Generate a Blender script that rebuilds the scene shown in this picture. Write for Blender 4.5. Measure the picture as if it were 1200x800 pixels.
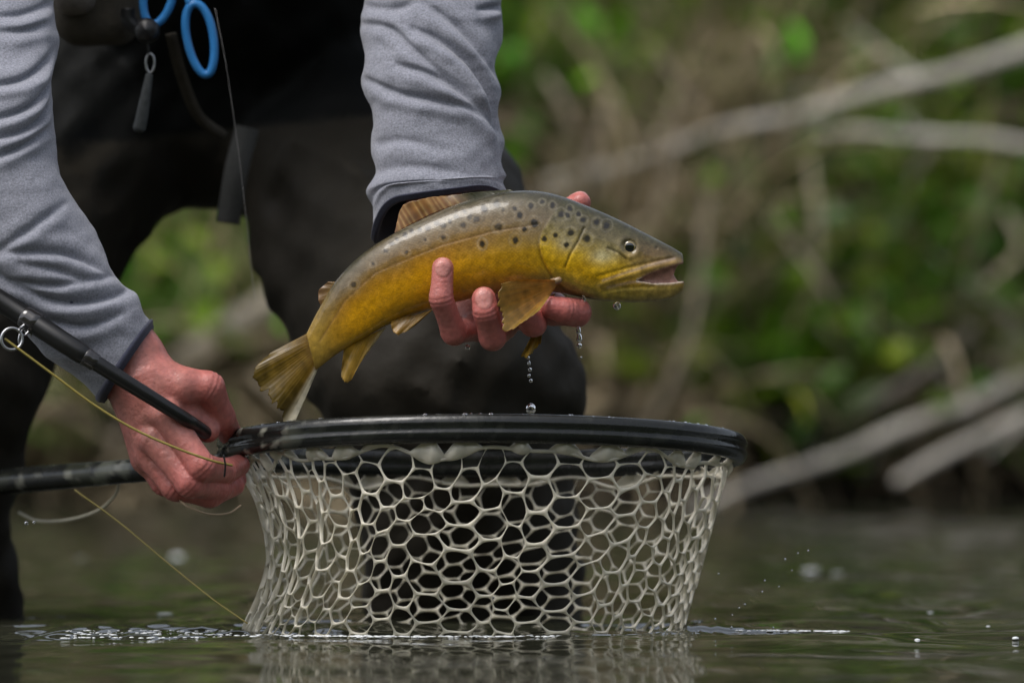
import bpy, math, random
import numpy as np

random.seed(7); rng = np.random.default_rng(7)
scene = bpy.context.scene
for o in list(bpy.data.objects): bpy.data.objects.remove(o)
COL = scene.collection
R = math.radians

# ------------------------------------------------------------------ camera, light, exposure
S = 0.0007            # metres per photo pixel in the plane of focus (Y = 0)
D = 5.0               # camera distance to that plane
CZ = 0.2415           # camera height above the water
cam = bpy.data.cameras.new("camera"); camo = bpy.data.objects.new("camera", cam); COL.objects.link(camo)
cam.sensor_width = 36.0; cam.lens = 36.0 * D / (1200 * S)
cam.clip_start = 0.05; cam.clip_end = 400
camo.location = (0, -D, CZ); camo.rotation_euler = (R(90), 0, 0)
cam.dof.use_dof = True; cam.dof.focus_distance = D - 0.01
cam.dof.aperture_fstop = cam.lens / 56.0
cam.dof.aperture_blades = 9
scene.camera = camo

world = bpy.data.worlds.new("World"); scene.world = world; world.use_nodes = True
wn = world.node_tree.nodes; wl = world.node_tree.links
sky = wn.new("ShaderNodeTexSky"); sky.sky_type = 'NISHITA'; sky.sun_disc = False
SUN_EL, SUN_ROT = 62.0, 232.0
sky.sun_elevation = R(SUN_EL); sky.sun_rotation = R(SUN_ROT); sky.air_density = 1.0; sky.dust_density = 3.5; sky.ozone_density = 1.0
bg = wn["Background"]; bg.inputs[1].default_value = 0.15
hs = wn.new("ShaderNodeHueSaturation"); hs.inputs["Saturation"].default_value = 0.45      # a pale, clouded sky
wl.new(sky.outputs[0], hs.inputs["Color"]); wl.new(hs.outputs[0], bg.inputs[0])
sun = bpy.data.lights.new("sun", 'SUN'); sun.energy = 1.1; sun.angle = R(28); sun.color = (1.0, 0.97, 0.93)
suno = bpy.data.objects.new("sun", sun); COL.objects.link(suno)
# direction towards the sun: high, to the left and a little behind the camera
az = R(SUN_ROT)
sd = np.array([math.sin(az) * math.cos(R(SUN_EL)), math.cos(az) * math.cos(R(SUN_EL)), math.sin(R(SUN_EL))])
from mathutils import Vector
suno.rotation_euler = Vector(sd).to_track_quat('Z', 'Y').to_euler()
suno.location = (-2, -3, 6)
scene.view_settings.view_transform = 'Standard'; scene.view_settings.look = 'None'
scene.view_settings.exposure = 0.55; scene.view_settings.gamma = 1.0
scene.cycles.use_denoising = True
scene.cycles.max_bounces = 8; scene.cycles.transparent_max_bounces = 8
scene.cycles.sample_clamp_indirect = 6.0

# ------------------------------------------------------------------ helpers
def P(px, py, Y=0.0):
    k = S * (D + Y) / D
    return np.array([(px - 600) * k, Y, CZ + (400 - py) * k])
def PP(lst): return np.array([P(*a) for a in lst])

def tag(o, label=None, cat=None, group=None, kind=None):
    if label: o["label"] = label
    if cat: o["category"] = cat
    if group: o["group"] = group
    if kind: o["kind"] = kind
    return o
def empty(name, loc=(0, 0, 0)):
    o = bpy.data.objects.new(name, None); COL.objects.link(o); o.location = loc; o.empty_display_size = 0.05
    bpy_update.append(o); return o
bpy_update = []
def mesh_obj(name, verts, faces, mat, parent=None, smooth=True, col=None, uv=None):
    me = bpy.data.meshes.new(name)
    verts = np.asarray(verts, dtype=np.float32)
    if isinstance(faces, np.ndarray):
        n = faces.shape[1]; nf = faces.shape[0]
        me.vertices.add(len(verts)); me.vertices.foreach_set("co", verts.ravel())
        me.loops.add(nf * n); me.loops.foreach_set("vertex_index", faces.astype(np.int32).ravel())
        me.polygons.add(nf); me.polygons.foreach_set("loop_start", np.arange(0, nf * n, n, dtype=np.int32))
        me.update(calc_edges=True)
    else:
        me.from_pydata(verts.tolist(), [], faces)
    me.validate(); me.update()
    if smooth: me.polygons.foreach_set("use_smooth", np.ones(len(me.polygons), dtype=bool))
    if col is not None:
        a = me.color_attributes.new("Col", 'FLOAT_COLOR', 'POINT')
        c = np.ones((len(verts), 4), dtype=np.float32); c[:, :col.shape[1]] = col
        a.data.foreach_set("color", c.ravel())
    if mat: me.materials.append(mat)
    o = bpy.data.objects.new(name, me); COL.objects.link(o)
    if parent:
        o.parent = parent
        o.matrix_parent_inverse = parent_world(parent).inverted()
    return o
from mathutils import Matrix
def parent_world(p):
    return Matrix.Translation(p.location)     # parents here are only ever moved, never turned

def grid_faces(nu, nv, wrap_u=False, wrap_v=False):
    iu = np.arange(nu if wrap_u else nu - 1); iv = np.arange(nv if wrap_v else nv - 1)
    A, B = np.meshgrid(iu, iv, indexing='ij'); A = A.ravel(); B = B.ravel()
    a2 = (A + 1) % nu; b2 = (B + 1) % nv
    return np.stack([A * nv + B, a2 * nv + B, a2 * nv + b2, A * nv + b2], 1)

def spline(pts, n):
    """Catmull-Rom through pts (k,d), n samples evenly spaced by arc length"""
    p = np.asarray(pts, float)
    if len(p) == 2:
        t = np.linspace(0, 1, n)[:, None]; return p[0] * (1 - t) + p[1] * t
    q = np.vstack([2 * p[0] - p[1], p, 2 * p[-1] - p[-2]])
    out = []
    for i in range(1, len(q) - 2):
        t = np.linspace(0, 1, 24, endpoint=False)[:, None]
        a, b, c, d = q[i - 1], q[i], q[i + 1], q[i + 2]
        out.append(0.5 * (2 * b + (c - a) * t + (2 * a - 5 * b + 4 * c - d) * t ** 2 + (-a + 3 * b - 3 * c + d) * t ** 3))
    out.append(p[-1:]); o = np.vstack(out)
    m = min(3, o.shape[1])
    L = np.concatenate([[0], np.cumsum(np.linalg.norm(np.diff(o[:, :m], axis=0), axis=1))])
    s = np.linspace(0, L[-1], n)
    return np.stack([np.interp(s, L, o[:, k]) for k in range(o.shape[1])], 1)

def frames(c):
    t = np.gradient(c, axis=0); t /= np.linalg.norm(t, axis=1)[:, None] + 1e-12
    ref = np.array([0, 1.0, 0]) if abs(t[0][1]) < 0.85 else np.array([0, 0, 1.0])
    n = np.zeros_like(t); b = np.zeros_like(t)
    prev = ref - t[0] * (ref @ t[0]); prev /= np.linalg.norm(prev)
    for i in range(len(c)):
        v = prev - t[i] * (prev @ t[i]); v /= np.linalg.norm(v) + 1e-12
        n[i] = v; b[i] = np.cross(t[i], v); prev = v
    return t, n, b

def tube(c, r, nseg=10, caps=True, flat=1.0):
    """verts, quads of a tube along centre line c (n,3) with radius array r; ends rounded to a point ring"""
    c = np.asarray(c, float); r = np.broadcast_to(np.asarray(r, float), (len(c),)).copy()
    if caps:
        d0 = c[0] - c[1]; d0 /= np.linalg.norm(d0); d1 = c[-1] - c[-2]; d1 /= np.linalg.norm(d1)
        c = np.vstack([c[0] + d0 * r[0] * .6, c[0] + d0 * r[0] * .4, c, c[-1] + d1 * r[-1] * .4, c[-1] + d1 * r[-1] * .6])
        r = np.concatenate([[r[0] * .02, r[0] * .7], r, [r[-1] * .7, r[-1] * .02]])
    t, n, b = frames(c)
    a = np.linspace(0, 2 * np.pi, nseg, endpoint=False)
    v = c[:, None] + r[:, None, None] * (np.cos(a)[None, :, None] * n[:, None] * flat + np.sin(a)[None, :, None] * b[:, None])
    return v.reshape(-1, 3), grid_faces(len(c), nseg, wrap_v=True)

def tube_obj(name, pts, r, mat, parent=None, n=40, nseg=10, col=None, flat=1.0):
    c = spline(pts, n)
    r = np.interp(np.linspace(0, 1, n), np.linspace(0, 1, len(np.atleast_1d(r))), np.atleast_1d(r))
    v, f = tube(c, r, nseg, flat=flat)
    return mesh_obj(name, v, f, mat, parent)

class MB:
    def __init__(self): self.v = []; self.f = []; self.c = []; self.n = 0
    def add(self, v, f, col=None):
        v = np.asarray(v); self.v.append(v); self.f.append(np.asarray(f) + self.n); self.n += len(v)
        if col is not None: self.c.append(np.broadcast_to(np.asarray(col, float), (len(v), 3)))
    def build(self, name, mat, parent=None, smooth=True):
        return mesh_obj(name, np.vstack(self.v), np.vstack(self.f), mat, parent, smooth, np.vstack(self.c) if self.c else None)

VROT = np.array([[.36, .48, -.8], [-.8, .6, 0.], [.48, .64, .6]], np.float32)      # turns the noise lattice off the world axes
def vnoise(p, seed=0):
    """smooth value noise on (n,3) points, in -1..1"""
    p = np.asarray(p, np.float32) @ VROT
    i = np.floor(p).astype(np.int64); f = p - i; f = f * f * (3 - 2 * f)
    def h(ix, iy, iz):
        n = (ix * 374761393 + iy * 668265263 + iz * 2147483647 + seed * 974634777) & 0xffffffff
        n = ((n ^ (n >> 13)) * 1274126177) & 0xffffffff
        n = (n ^ (n >> 16)) & 0xffffff
        return n.astype(np.float32) / 0x7fffff - 1
    r = 0
    for a in (0, 1):
        for b in (0, 1):
            for c in (0, 1):
                w = (f[:, 0] if a else 1 - f[:, 0]) * (f[:, 1] if b else 1 - f[:, 1]) * (f[:, 2] if c else 1 - f[:, 2])
                r = r + w * h(i[:, 0] + a, i[:, 1] + b, i[:, 2] + c)
    return r

def surface_nets(F, lo, h):
    nx, ny, nz = F.shape
    ins = F < 0
    c = [ins[a:nx - 1 + a, b:ny - 1 + b, d:nz - 1 + d] for a in (0, 1) for b in (0, 1) for d in (0, 1)]
    s = sum(x.astype(np.int8) for x in c)
    act = (s > 0) & (s < 8)
    idx = np.argwhere(act)
    vid = -np.ones(act.shape, np.int32); vid[act] = np.arange(len(idx))
    corners = np.array([(a, b, d) for a in (0, 1) for b in (0, 1) for d in (0, 1)])
    vals = np.stack([F[idx[:, 0] + a, idx[:, 1] + b, idx[:, 2] + d] for a, b, d in corners], 1)
    acc = np.zeros((len(idx), 3)); cnt = np.zeros(len(idx))
    for e0 in range(8):
        for ax in range(3):
            if corners[e0][ax] == 0:
                e1 = e0 + (4, 2, 1)[ax]
                va, vb = vals[:, e0], vals[:, e1]
                m = (va < 0) != (vb < 0)
                t = np.where(m, va / np.where(m, va - vb, 1), 0)
                pt = np.broadcast_to(corners[e0].astype(float), (len(idx), 3)).copy(); pt[:, ax] = t
                acc += np.where(m[:, None], pt, 0); cnt += m
    V = (idx + acc / cnt[:, None]) * h + np.asarray(lo)
    Q = []
    for ax in range(3):
        sl0 = [slice(None)] * 3; sl1 = [slice(None)] * 3
        sl0[ax] = slice(0, -1); sl1[ax] = slice(1, None)
        A = ins[tuple(sl0)]; B = ins[tuple(sl1)]
        e = np.argwhere(A != B)
        u, w = [(1, 2), (2, 0), (0, 1)][ax]
        ok = (e[:, u] > 0) & (e[:, w] > 0) & (e[:, u] < F.shape[u] - 1) & (e[:, w] < F.shape[w] - 1)
        e = e[ok]
        def g(du, dw):
            q = e.copy(); q[:, u] -= du; q[:, w] -= dw
            return vid[q[:, 0], q[:, 1], q[:, 2]]
        q = np.stack([g(1, 1), g(0, 1), g(0, 0), g(1, 0)], 1)
        fl = ~A[e[:, 0], e[:, 1], e[:, 2]]
        q[fl] = q[fl][:, ::-1]
        Q.append(q)
    return V, np.vstack(Q)

def relax(V, Q, it=2, lam=.5):
    n = len(V); e = np.vstack([Q[:, [0, 1]], Q[:, [1, 2]], Q[:, [2, 3]], Q[:, [3, 0]]]); e = np.vstack([e, e[:, ::-1]])
    cnt = np.bincount(e[:, 0], minlength=n)[:, None] + 1e-9
    for k in range(it):
        for l_ in (lam, -lam * .92):
            m_ = np.stack([np.bincount(e[:, 0], V[e[:, 1], c], n) for c in range(3)], 1) / cnt; V = V + l_ * (m_ - V)
    return V

def eval_grid(fn, lo, hi, h):
    lo = np.asarray(lo, float); hi = np.asarray(hi, float)
    n = np.ceil((hi - lo) / h).astype(int) + 1
    F = np.empty(n, np.float32)
    ys, zs = np.meshgrid(lo[1] + np.arange(n[1]) * h, lo[2] + np.arange(n[2]) * h, indexing='ij')
    step = max(1, 400000 // (n[1] * n[2]))
    for i in range(0, n[0], step):
        xs = lo[0] + np.arange(i, min(n[0], i + step)) * h
        p = np.empty((len(xs), n[1], n[2], 3), np.float32)
        p[..., 0] = xs[:, None, None]; p[..., 1] = ys; p[..., 2] = zs
        F[i:i + len(xs)] = fn(p.reshape(-1, 3)).reshape(len(xs), n[1], n[2])
    return F

def smin(a, b, k):
    h = np.clip(0.5 + 0.5 * (b - a) / k, 0, 1)
    return b * (1 - h) + a * h - k * h * (1 - h)
def cap(p, a, b, ra, rb, sy=1.0):
    """tapered capsule; sy > 1 makes it thinner along Y"""
    a = np.asarray(a, np.float32); b = np.asarray(b, np.float32)
    ab = b - a; d = p - a
    t = np.clip((d @ ab) / (ab @ ab + 1e-12), 0, 1)
    q = d - t[:, None] * ab
    if sy != 1.0: q = q * np.array([1, sy, 1], np.float32)
    return np.sqrt((q * q).sum(1)) - (ra + (rb - ra) * t)
def ell(p, c, r):
    q = (p - np.asarray(c, np.float32)) / np.asarray(r, np.float32)
    k = np.sqrt((q * q).sum(1))
    return (k - 1) * min(r)
def sstep(a, b, x):
    t = np.clip((x - a) / (b - a), 0, 1); return t * t * (3 - 2 * t)
def dist_poly(xy, poly):
    """distance from (n,2) points to polyline; also signed side and parameter"""
    best = np.full(len(xy), 1e9); side = np.zeros(len(xy)); par = np.zeros(len(xy)); L = 0
    for a, b in zip(poly[:-1], poly[1:]):
        a = np.asarray(a, float); b = np.asarray(b, float); ab = b - a; l = np.linalg.norm(ab)
        d = xy - a; t = np.clip((d @ ab) / (l * l), 0, 1)
        q = d - t[:, None] * ab; dd = np.sqrt((q * q).sum(1)); m = dd < best
        best = np.where(m, dd, best); side = np.where(m, ab[0] * d[:, 1] - ab[1] * d[:, 0], side); par = np.where(m, L + t * l, par); L += l
    return best, np.sign(side), par / L
def to_px(v):
    k = S * (D + v[:, 1]) / D
    return np.stack([v[:, 0] / k + 600, 400 - (v[:, 2] - CZ) / k], 1)

# ------------------------------------------------------------------ materials
def mat(name, base=(.5, .5, .5), rough=.5, spec=.5, attr=False, noise=0.0, nscale=50, bump=0.0, bscale=200, bdetail=4, sss=0.0, sssr=(.01, .004, .002),
        trans=0.0, ior=1.45, coat=0.0, metal=0.0, sheen=0.0, transl=0.0, rnoise=0.0, warp=None):
    m = bpy.data.materials.new(name); m.use_nodes = True
    n = m.node_tree.nodes; l = m.node_tree.links; b = n["Principled BSDF"]
    b.inputs["Roughness"].default_value = rough; b.inputs["Specular IOR Level"].default_value = spec
    b.inputs["IOR"].default_value = ior; b.inputs["Metallic"].default_value = metal
    b.inputs["Transmission Weight"].default_value = trans; b.inputs["Coat Weight"].default_value = coat; b.inputs["Coat Roughness"].default_value = .08
    b.inputs["Sheen Weight"].default_value = sheen
    b.inputs["Subsurface Weight"].default_value = sss; b.inputs["Subsurface Radius"].default_value = sssr; b.inputs["Subsurface Scale"].default_value = 1.0
    tc = n.new("ShaderNodeTexCoord")
    vec = tc.outputs["Object"]
    if warp:
        mp = n.new("ShaderNodeMapping"); mp.inputs["Scale"].default_value = warp; l.new(vec, mp.inputs[0]); vec = mp.outputs[0]
    if attr:
        src = n.new("ShaderNodeAttribute"); src.attribute_name = "Col"; cs = src.outputs["Color"]
    else:
        src = n.new("ShaderNodeRGB"); src.outputs[0].default_value = (*base, 1); cs = src.outputs[0]
    if noise > 0:
        t = n.new("ShaderNodeTexNoise"); t.inputs["Scale"].default_value = nscale; t.inputs["Detail"].default_value = 5; l.new(vec, t.inputs["Vector"])
        mr = n.new("ShaderNodeMapRange"); mr.inputs["From Min"].default_value = .3; mr.inputs["From Max"].default_value = .7
        mr.inputs["To Min"].default_value = 1 - noise; mr.inputs["To Max"].default_value = 1 + noise
        l.new(t.outputs["Fac"], mr.inputs["Value"])
        mx = n.new("ShaderNodeVectorMath"); mx.operation = 'SCALE'; l.new(cs, mx.inputs[0]); l.new(mr.outputs[0], mx.inputs["Scale"]); cs = mx.outputs[0]
    l.new(cs, b.inputs["Base Color"])
    if rnoise > 0:
        t = n.new("ShaderNodeTexNoise"); t.inputs["Scale"].default_value = nscale * .6; l.new(vec, t.inputs["Vector"])
        mr = n.new("ShaderNodeMapRange"); mr.inputs["To Min"].default_value = max(0, rough - rnoise); mr.inputs["To Max"].default_value = rough + rnoise
        mr.inputs["From Min"].default_value = .3; mr.inputs["From Max"].default_value = .7
        l.new(t.outputs["Fac"], mr.inputs["Value"]); l.new(mr.outputs[0], b.inputs["Roughness"])
    if bump > 0:
        t = n.new("ShaderNodeTexNoise"); t.inputs["Scale"].default_value = bscale; t.inputs["Detail"].default_value = bdetail; l.new(vec, t.inputs["Vector"])
        bp = n.new("ShaderNodeBump"); bp.inputs["Strength"].default_value = 1.0; bp.inputs["Distance"].default_value = bump
        l.new(t.outputs["Fac"], bp.inputs["Height"]); l.new(bp.outputs[0], b.inputs["Normal"])
    if transl > 0:
        out = n["Material Output"]; tr = n.new("ShaderNodeBsdfTranslucent"); l.new(cs, tr.inputs[0])
        ms = n.new("ShaderNodeMixShader"); ms.inputs[0].default_value = transl
        l.new(b.outputs[0], ms.inputs[1]); l.new(tr.outputs[0], ms.inputs[2]); l.new(ms.outputs[0], out.inputs[0])
    return m

M = {}
M['skin'] = mat('skin', attr=True, rough=.36, spec=.5, noise=.16, nscale=180, bump=.0007, bscale=300, bdetail=7, sss=.12, sssr=(.006, .002, .001), rnoise=.08)
M['fish'] = mat('trout_skin', attr=True, rough=.34, spec=.22, noise=.18, nscale=200, coat=.5, rnoise=.14, bump=.0003, bscale=130, bdetail=3)
M['fin'] = mat('trout_fin', attr=True, rough=.25, spec=.5, noise=.25, nscale=150, transl=.5, coat=.15)
M['eye'] = mat('trout_eye', attr=True, rough=.04, spec=.9, coat=1.0)
M['knit'] = mat('heather_knit', attr=True, rough=.9, spec=.2, noise=.30, nscale=620, bump=.0007, bscale=1100, sheen=.25)
M['cuff'] = mat('navy_knit', base=(.045, .048, .075), rough=.9, spec=.2, noise=.2, nscale=900, bump=.0007, bscale=1100, sheen=.2)
M['wader'] = mat('wader_cloth', attr=True, rough=.7, spec=.18, noise=.12, nscale=25, bump=.004, bscale=22, bdetail=5, rnoise=.12)
M['strap'] = mat('webbing', base=(.04, .04, .036), rough=.8, noise=.2, nscale=400, bump=.0005, bscale=900)
M['black'] = mat('black_plastic', base=(.012, .012, .013), rough=.4, noise=.2, nscale=80)
M['blue'] = mat('blue_vinyl', base=(.03, .2, .5), rough=.35, spec=.5, noise=.08, nscale=90)
M['steel'] = mat('worn_steel', base=(.45, .45, .46), rough=.35, metal=1.0, noise=.1, nscale=200)
M['pouch'] = mat('khaki_cordura', base=(.05, .042, .03), rough=.85, noise=.2, nscale=120, bump=.001, bscale=700)
M['rod'] = mat('graphite_rod', base=(.008, .008, .008), rough=.35, spec=.5, noise=.2, nscale=200)
M['line'] = mat('fly_line', base=(.25, .20, .045), rough=.4, noise=.1, nscale=300)
M['leader'] = mat('leader', base=(.30, .22, .14), rough=.3, noise=.1, nscale=300)
M['rubber'] = mat('clear_rubber', base=(.76, .72, .60), rough=.16, spec=.6, noise=.12, nscale=90, sss=.12, sssr=(.004, .004, .003), transl=.34, rnoise=.08)

def add_scales(m, scale, dist, amt):
    n = m.node_tree.nodes; l = m.node_tree.links; b = n["Principled BSDF"]
    tc = n.new("ShaderNodeAttribute"); tc.attribute_name = "Scale"; v = n.new("ShaderNodeTexVoronoi"); v.voronoi_dimensions = '2D'; v.inputs["Scale"].default_value = scale; v.inputs["Randomness"].default_value = .5
    l.new(tc.outputs["Vector"], v.inputs["Vector"])
    bp = n.new("ShaderNodeBump"); bp.inputs["Distance"].default_value = dist; bp.invert = True; l.new(v.outputs["Distance"], bp.inputs["Height"])
    if b.inputs["Normal"].is_linked: l.new(b.inputs["Normal"].links[0].from_socket, bp.inputs["Normal"])
    l.new(bp.outputs[0], b.inputs["Normal"])
    src = b.inputs["Base Color"].links[0].from_socket
    mr = n.new("ShaderNodeMapRange"); mr.inputs["From Max"].default_value = .7; mr.inputs["To Min"].default_value = 1 + amt; mr.inputs["To Max"].default_value = 1 - amt; l.new(v.outputs["Distance"], mr.inputs["Value"])
    mx = n.new("ShaderNodeVectorMath"); mx.operation = 'SCALE'; l.new(src, mx.inputs[0]); l.new(mr.outputs[0], mx.inputs["Scale"]); l.new(mx.outputs[0], b.inputs["Base Color"])
M['fish'].node_tree.nodes['Principled BSDF'].inputs['Coat Roughness'].default_value = .045
add_scales(M['fish'], 40.0, .00012, .15)

# ------------------------------------------------------------------ river, bank
WATERLINE = 4.1
def build_water():
    def axis(segs):
        out = [segs[0][0]]
        for a, b, st in segs:
            n = max(1, int(round((b - a) / st))); out += list(np.linspace(a, b, n + 1)[1:])
        return np.array(out)
    xs = axis([(-40, -6, 4), (-6, -1.2, .12), (-1.2, -.6, .02), (-.6, .7, .0055), (.7, 1.4, .02), (1.4, 6, .12), (6, 40, 4)])
    ys = axis([(-30, -6, 4), (-6, -2.0, .1), (-2, -.45, .015), (-.45, .75, .0055), (.75, 4.6, .016)])
    X, Y = np.meshgrid(xs, ys, indexing='ij')
    Z = np.zeros_like(X)
    r2 = np.random.default_rng(3)
    fade = np.exp(-(np.maximum(0, np.abs(X) - 1.6) / 1.2) ** 2) * np.exp(-(np.maximum(0, -Y - 2) / 1.5) ** 2)
    for k in range(46):
        lam = 10 ** r2.uniform(-1.25, -.35); a = r2.normal(math.pi / 2, .75); ph = r2.uniform(0, 6.28)
        amp = 0.0031 * lam * r2.uniform(.4, 1.0)
        fr = 1.0 if lam > .1 else sstep(-.2, .5, vnoise(np.stack([X.ravel() * 2.2, Y.ravel() * 1.1, X.ravel() * 0 + k], 1), 5)).reshape(X.shape)
        Z += amp * fr * np.sin(2 * np.pi / lam * (X * math.cos(a) + Y * math.sin(a)) + ph)
    # rings thrown by the net bag and by the wading leg
    dx = np.maximum(0, np.abs(X + .041) - .185); dn = np.sqrt(dx ** 2 + (np.maximum(0, np.abs(Y - .095) - .112)) ** 2)
    wob = vnoise(np.stack([X.ravel() * 16, Y.ravel() * 22, X.ravel() * 0], 1), 9).reshape(X.shape)
    Z += np.where(Y < 0.03, .55, 1) * .00050 * np.exp(-dn / .075) * np.sin(2 * np.pi * (dn + .006 * wob) / .021)
    Z += np.where(Y < 0.03, .4, 1) * .0009 * np.exp(-dn / .10) * wob
    rag = np.exp(-(np.maximum(0, dn - .012) / .020) ** 2); Z += .0021 * rag * np.sin(2 * np.pi * (dn + .010 * wob + X * .12) / .015) * sstep(-.6, .3, wob + .3 * np.sin(X * 60))
    dl = np.hypot(X + .46, Y - .25)
    Z += .0009 * np.exp(-np.maximum(0, dl - .08) / .16) * np.sin(2 * np.pi * dl / .026 + 2 * wob)
    # choppy patch left of the net
    pt = np.exp(-((X + .31) / .15) ** 4 - ((Y - .02) / .17) ** 2)
    n2 = vnoise(np.stack([X.ravel() * 34, Y.ravel() * 62, X.ravel() * 0 + 3], 1), 11).reshape(X.shape)
    Z += .0042 * pt * n2
    wv = .004 * np.sin(X * 31) + .003 * np.sin(X * 77)
    Z += .0040 * np.exp(-((Y - .075 + .25 * (X - .2) - wv) / .0075) ** 2) * sstep(.12, .15, X) * sstep(.32, .20, X)      # small wake off the bag's corner
    Z *= fade * (1 - .6 * sstep(-.03, -.10, Y) * sstep(-1.4, -.8, Y) * sstep(.55, .30, np.abs(X + .04)))
    V = np.stack([X.ravel(), Y.ravel(), Z.ravel()], 1)
    m = mat('river_water', base=(.026, .027, .017), rough=.035, spec=.5, ior=1.33, bump=.00016, bscale=26, bdetail=3, warp=(1, .45, 1))
    o = mesh_obj('river', V, grid_faces(len(xs), len(ys)), m)
    tag(o, kind='structure')
build_water()

def bank_z(x, y):
    t = y - WATERLINE + .10 * np.sin(x * 2.1 + .6) + .05 * np.sin(x * 5.3)
    z = np.where(t < 0, t * .5, 0.10 * sstep(0, .12, t) + 0.75 * np.clip(t, 0, 3.2) + .12 * np.clip(t - 3.2, 0, 200))
    return z
def build_bank():
    xs = np.concatenate([np.linspace(-90, -4, 30), np.linspace(-3.9, 3.9, 160), np.linspace(4, 90, 30)])
    ys = np.concatenate([np.linspace(3.5, 7.4, 120), np.linspace(7.6, 160, 40)])
    X, Y = np.meshgrid(xs, ys, indexing='ij'); p = np.stack([X.ravel(), Y.ravel()], 1)
    Z = bank_z(p[:, 0], p[:, 1])
    q = np.stack([p[:, 0], p[:, 1], p[:, 0] * 0], 1)
    Z = Z + .06 * vnoise(q * 3, 1) + .03 * vnoise(q * 9, 2)
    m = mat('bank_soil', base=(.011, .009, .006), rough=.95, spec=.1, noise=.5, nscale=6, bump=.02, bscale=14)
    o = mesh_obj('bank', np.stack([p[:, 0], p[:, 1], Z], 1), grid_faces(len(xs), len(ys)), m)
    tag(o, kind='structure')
    # river bed, under the opaque-looking water
    xs = np.linspace(-90, 90, 40); ys = np.linspace(-40, 4.4, 40)
    X, Y = np.meshgrid(xs, ys, indexing='ij')
    Z = -.34 + .18 * sstep(2.5, 4.2, Y.ravel()) + .02 * np.sin(X.ravel() * 3)
    o = mesh_obj('riverbed', np.stack([X.ravel(), Y.ravel(), Z], 1), grid_faces(40, 40), mat('river_gravel', base=(.08, .07, .05), rough=.9, noise=.4, nscale=20, bump=.02, bscale=30))
    tag(o, kind='structure')
build_bank()

def build_bank_blocker():
    # unseen bank added to keep low light off; also fills the water's other side
    xs = np.linspace(-90, 90, 90); ys = np.linspace(-60, -8.5, 60); X, Y = np.meshgrid(xs, ys, indexing='ij'); t = -8.8 - Y.ravel()
    q = np.stack([X.ravel(), Y.ravel(), X.ravel() * 0], 1)
    Z = np.clip(t, -1, 12) * .75 + .1 * np.clip(t - 12, 0, 99) + .6 * vnoise(q * .5, 8) * sstep(0, 3, t) + .3 * vnoise(q * 1.3, 9) * sstep(0, 3, t)
    o = mesh_obj('near_bank_blocker', np.stack([X.ravel(), Y.ravel(), Z], 1), grid_faces(90, 60), mat('bank_turf', base=(.05, .07, .022), rough=.95, spec=.1, noise=.5, nscale=2, bump=.05, bscale=6)); tag(o, kind='structure')
build_bank_blocker()

def bank_point(px, py):
    """where the sight line through a photo pixel meets the bank slope"""
    Y = np.linspace(3.9, 7.4, 700)
    k = S * (D + Y) / D
    x = (px - 600) * k; z = CZ + (400 - py) * k
    b = bank_z(x, Y); i = np.argmax(b >= z) if np.any(b >= z) else len(Y) - 1
    return np.array([x[i], Y[i], b[i]])

def ribbon(root, d0, length, width, droop, nseg=5, tip=.1, side=None):
    """curved blade; d0 start direction"""
    d = np.array(d0, float); d /= np.linalg.norm(d); p = np.array(root, float)
    if side is None:
        side = np.cross(d, rng.normal(size=3)); side /= np.linalg.norm(side)
    v = []; st = length / nseg
    for i in range(nseg + 1):
        t = i / nseg; w = width * (1 - (1 - tip) * t ** 1.6) * .5
        v += [p - side * w, p + side * w]
        d = d + np.array([0, 0, -droop * st]) ; d /= np.linalg.norm(d); p = p + d * st
    f = [[2 * i, 2 * i + 1, 2 * i + 3, 2 * i + 2] for i in range(nseg)]
    return np.array(v), np.array(f)

def leaf(c, d, L, W):
    d = d / np.linalg.norm(d); s = np.cross(d, rng.normal(size=3)); s /= np.linalg.norm(s); nn = np.cross(d, s)
    v = np.array([c, c + d * L * .35 + s * W * .5, c + d * L * .35 - s * W * .5, c + d * L * .72 + s * W * .36, c + d * L * .72 - s * W * .36, c + d * L,
                  c + d * L * .35 + nn * W * .15, c + d * L * .72 + nn * W * .12])
    f = np.array([[0, 1, 6], [0, 6, 2], [1, 3, 7], [1, 7, 6], [6, 7, 4], [6, 4, 2], [3, 5, 7], [7, 5, 4]])
    return v, f

GREEN = [(200, 320, 90, 1.5), (110, 450, 70, .9), (330, 290, 60, .5), (260, 400, 70, 1.0), (640, 110, 55, 1.5), (620, 30, 70, .9), (730, 40, 70, .7), (1040, 60, 110, .55), (1150, 40, 90, .6), (990, 300, 90, .6),
         (930, 440, 80, .8), (1110, 310, 90, .7), (1000, 230, 80, .6), (1130, 240, 60, .5), (800, 60, 60, .7), (900, 380, 60, .5), (1060, 380, 60, .6), (840, 450, 50, .5)]
TAN = [(720, 200, 110, .9), (800, 300, 110, .9), (760, 420, 100, .9), (860, 120, 90, .8), (930, 80, 60, .8), (880, 230, 80, .8), (1100, 210, 70, .5), (300, 470, 90, 1.6), (330, 370, 40, 1.0), (80, 560, 90, 1.2), (200, 600, 120, 1.3),
       (980, 60, 40, .8), (1080, 470, 60, .6), (700, 90, 60, .8)]
TAN = [(x, y, r, w * (.72 if x > 400 else .9)) for x, y, r, w in TAN]
GREEN += [(680, 60, 90, .9), (760, 90, 60, .6), (900, 20, 80, .7), (1180, 120, 60, .6), (960, 160, 60, .5), (850, 300, 60, .45), (720, 330, 60, .3), (1050, 200, 60, .5)]
def wmap(lst, px, py): return sum(w * np.exp(-(((px - x) ** 2 + (py - y) ** 2) / (r * r))) for x, y, r, w in lst)

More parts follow.
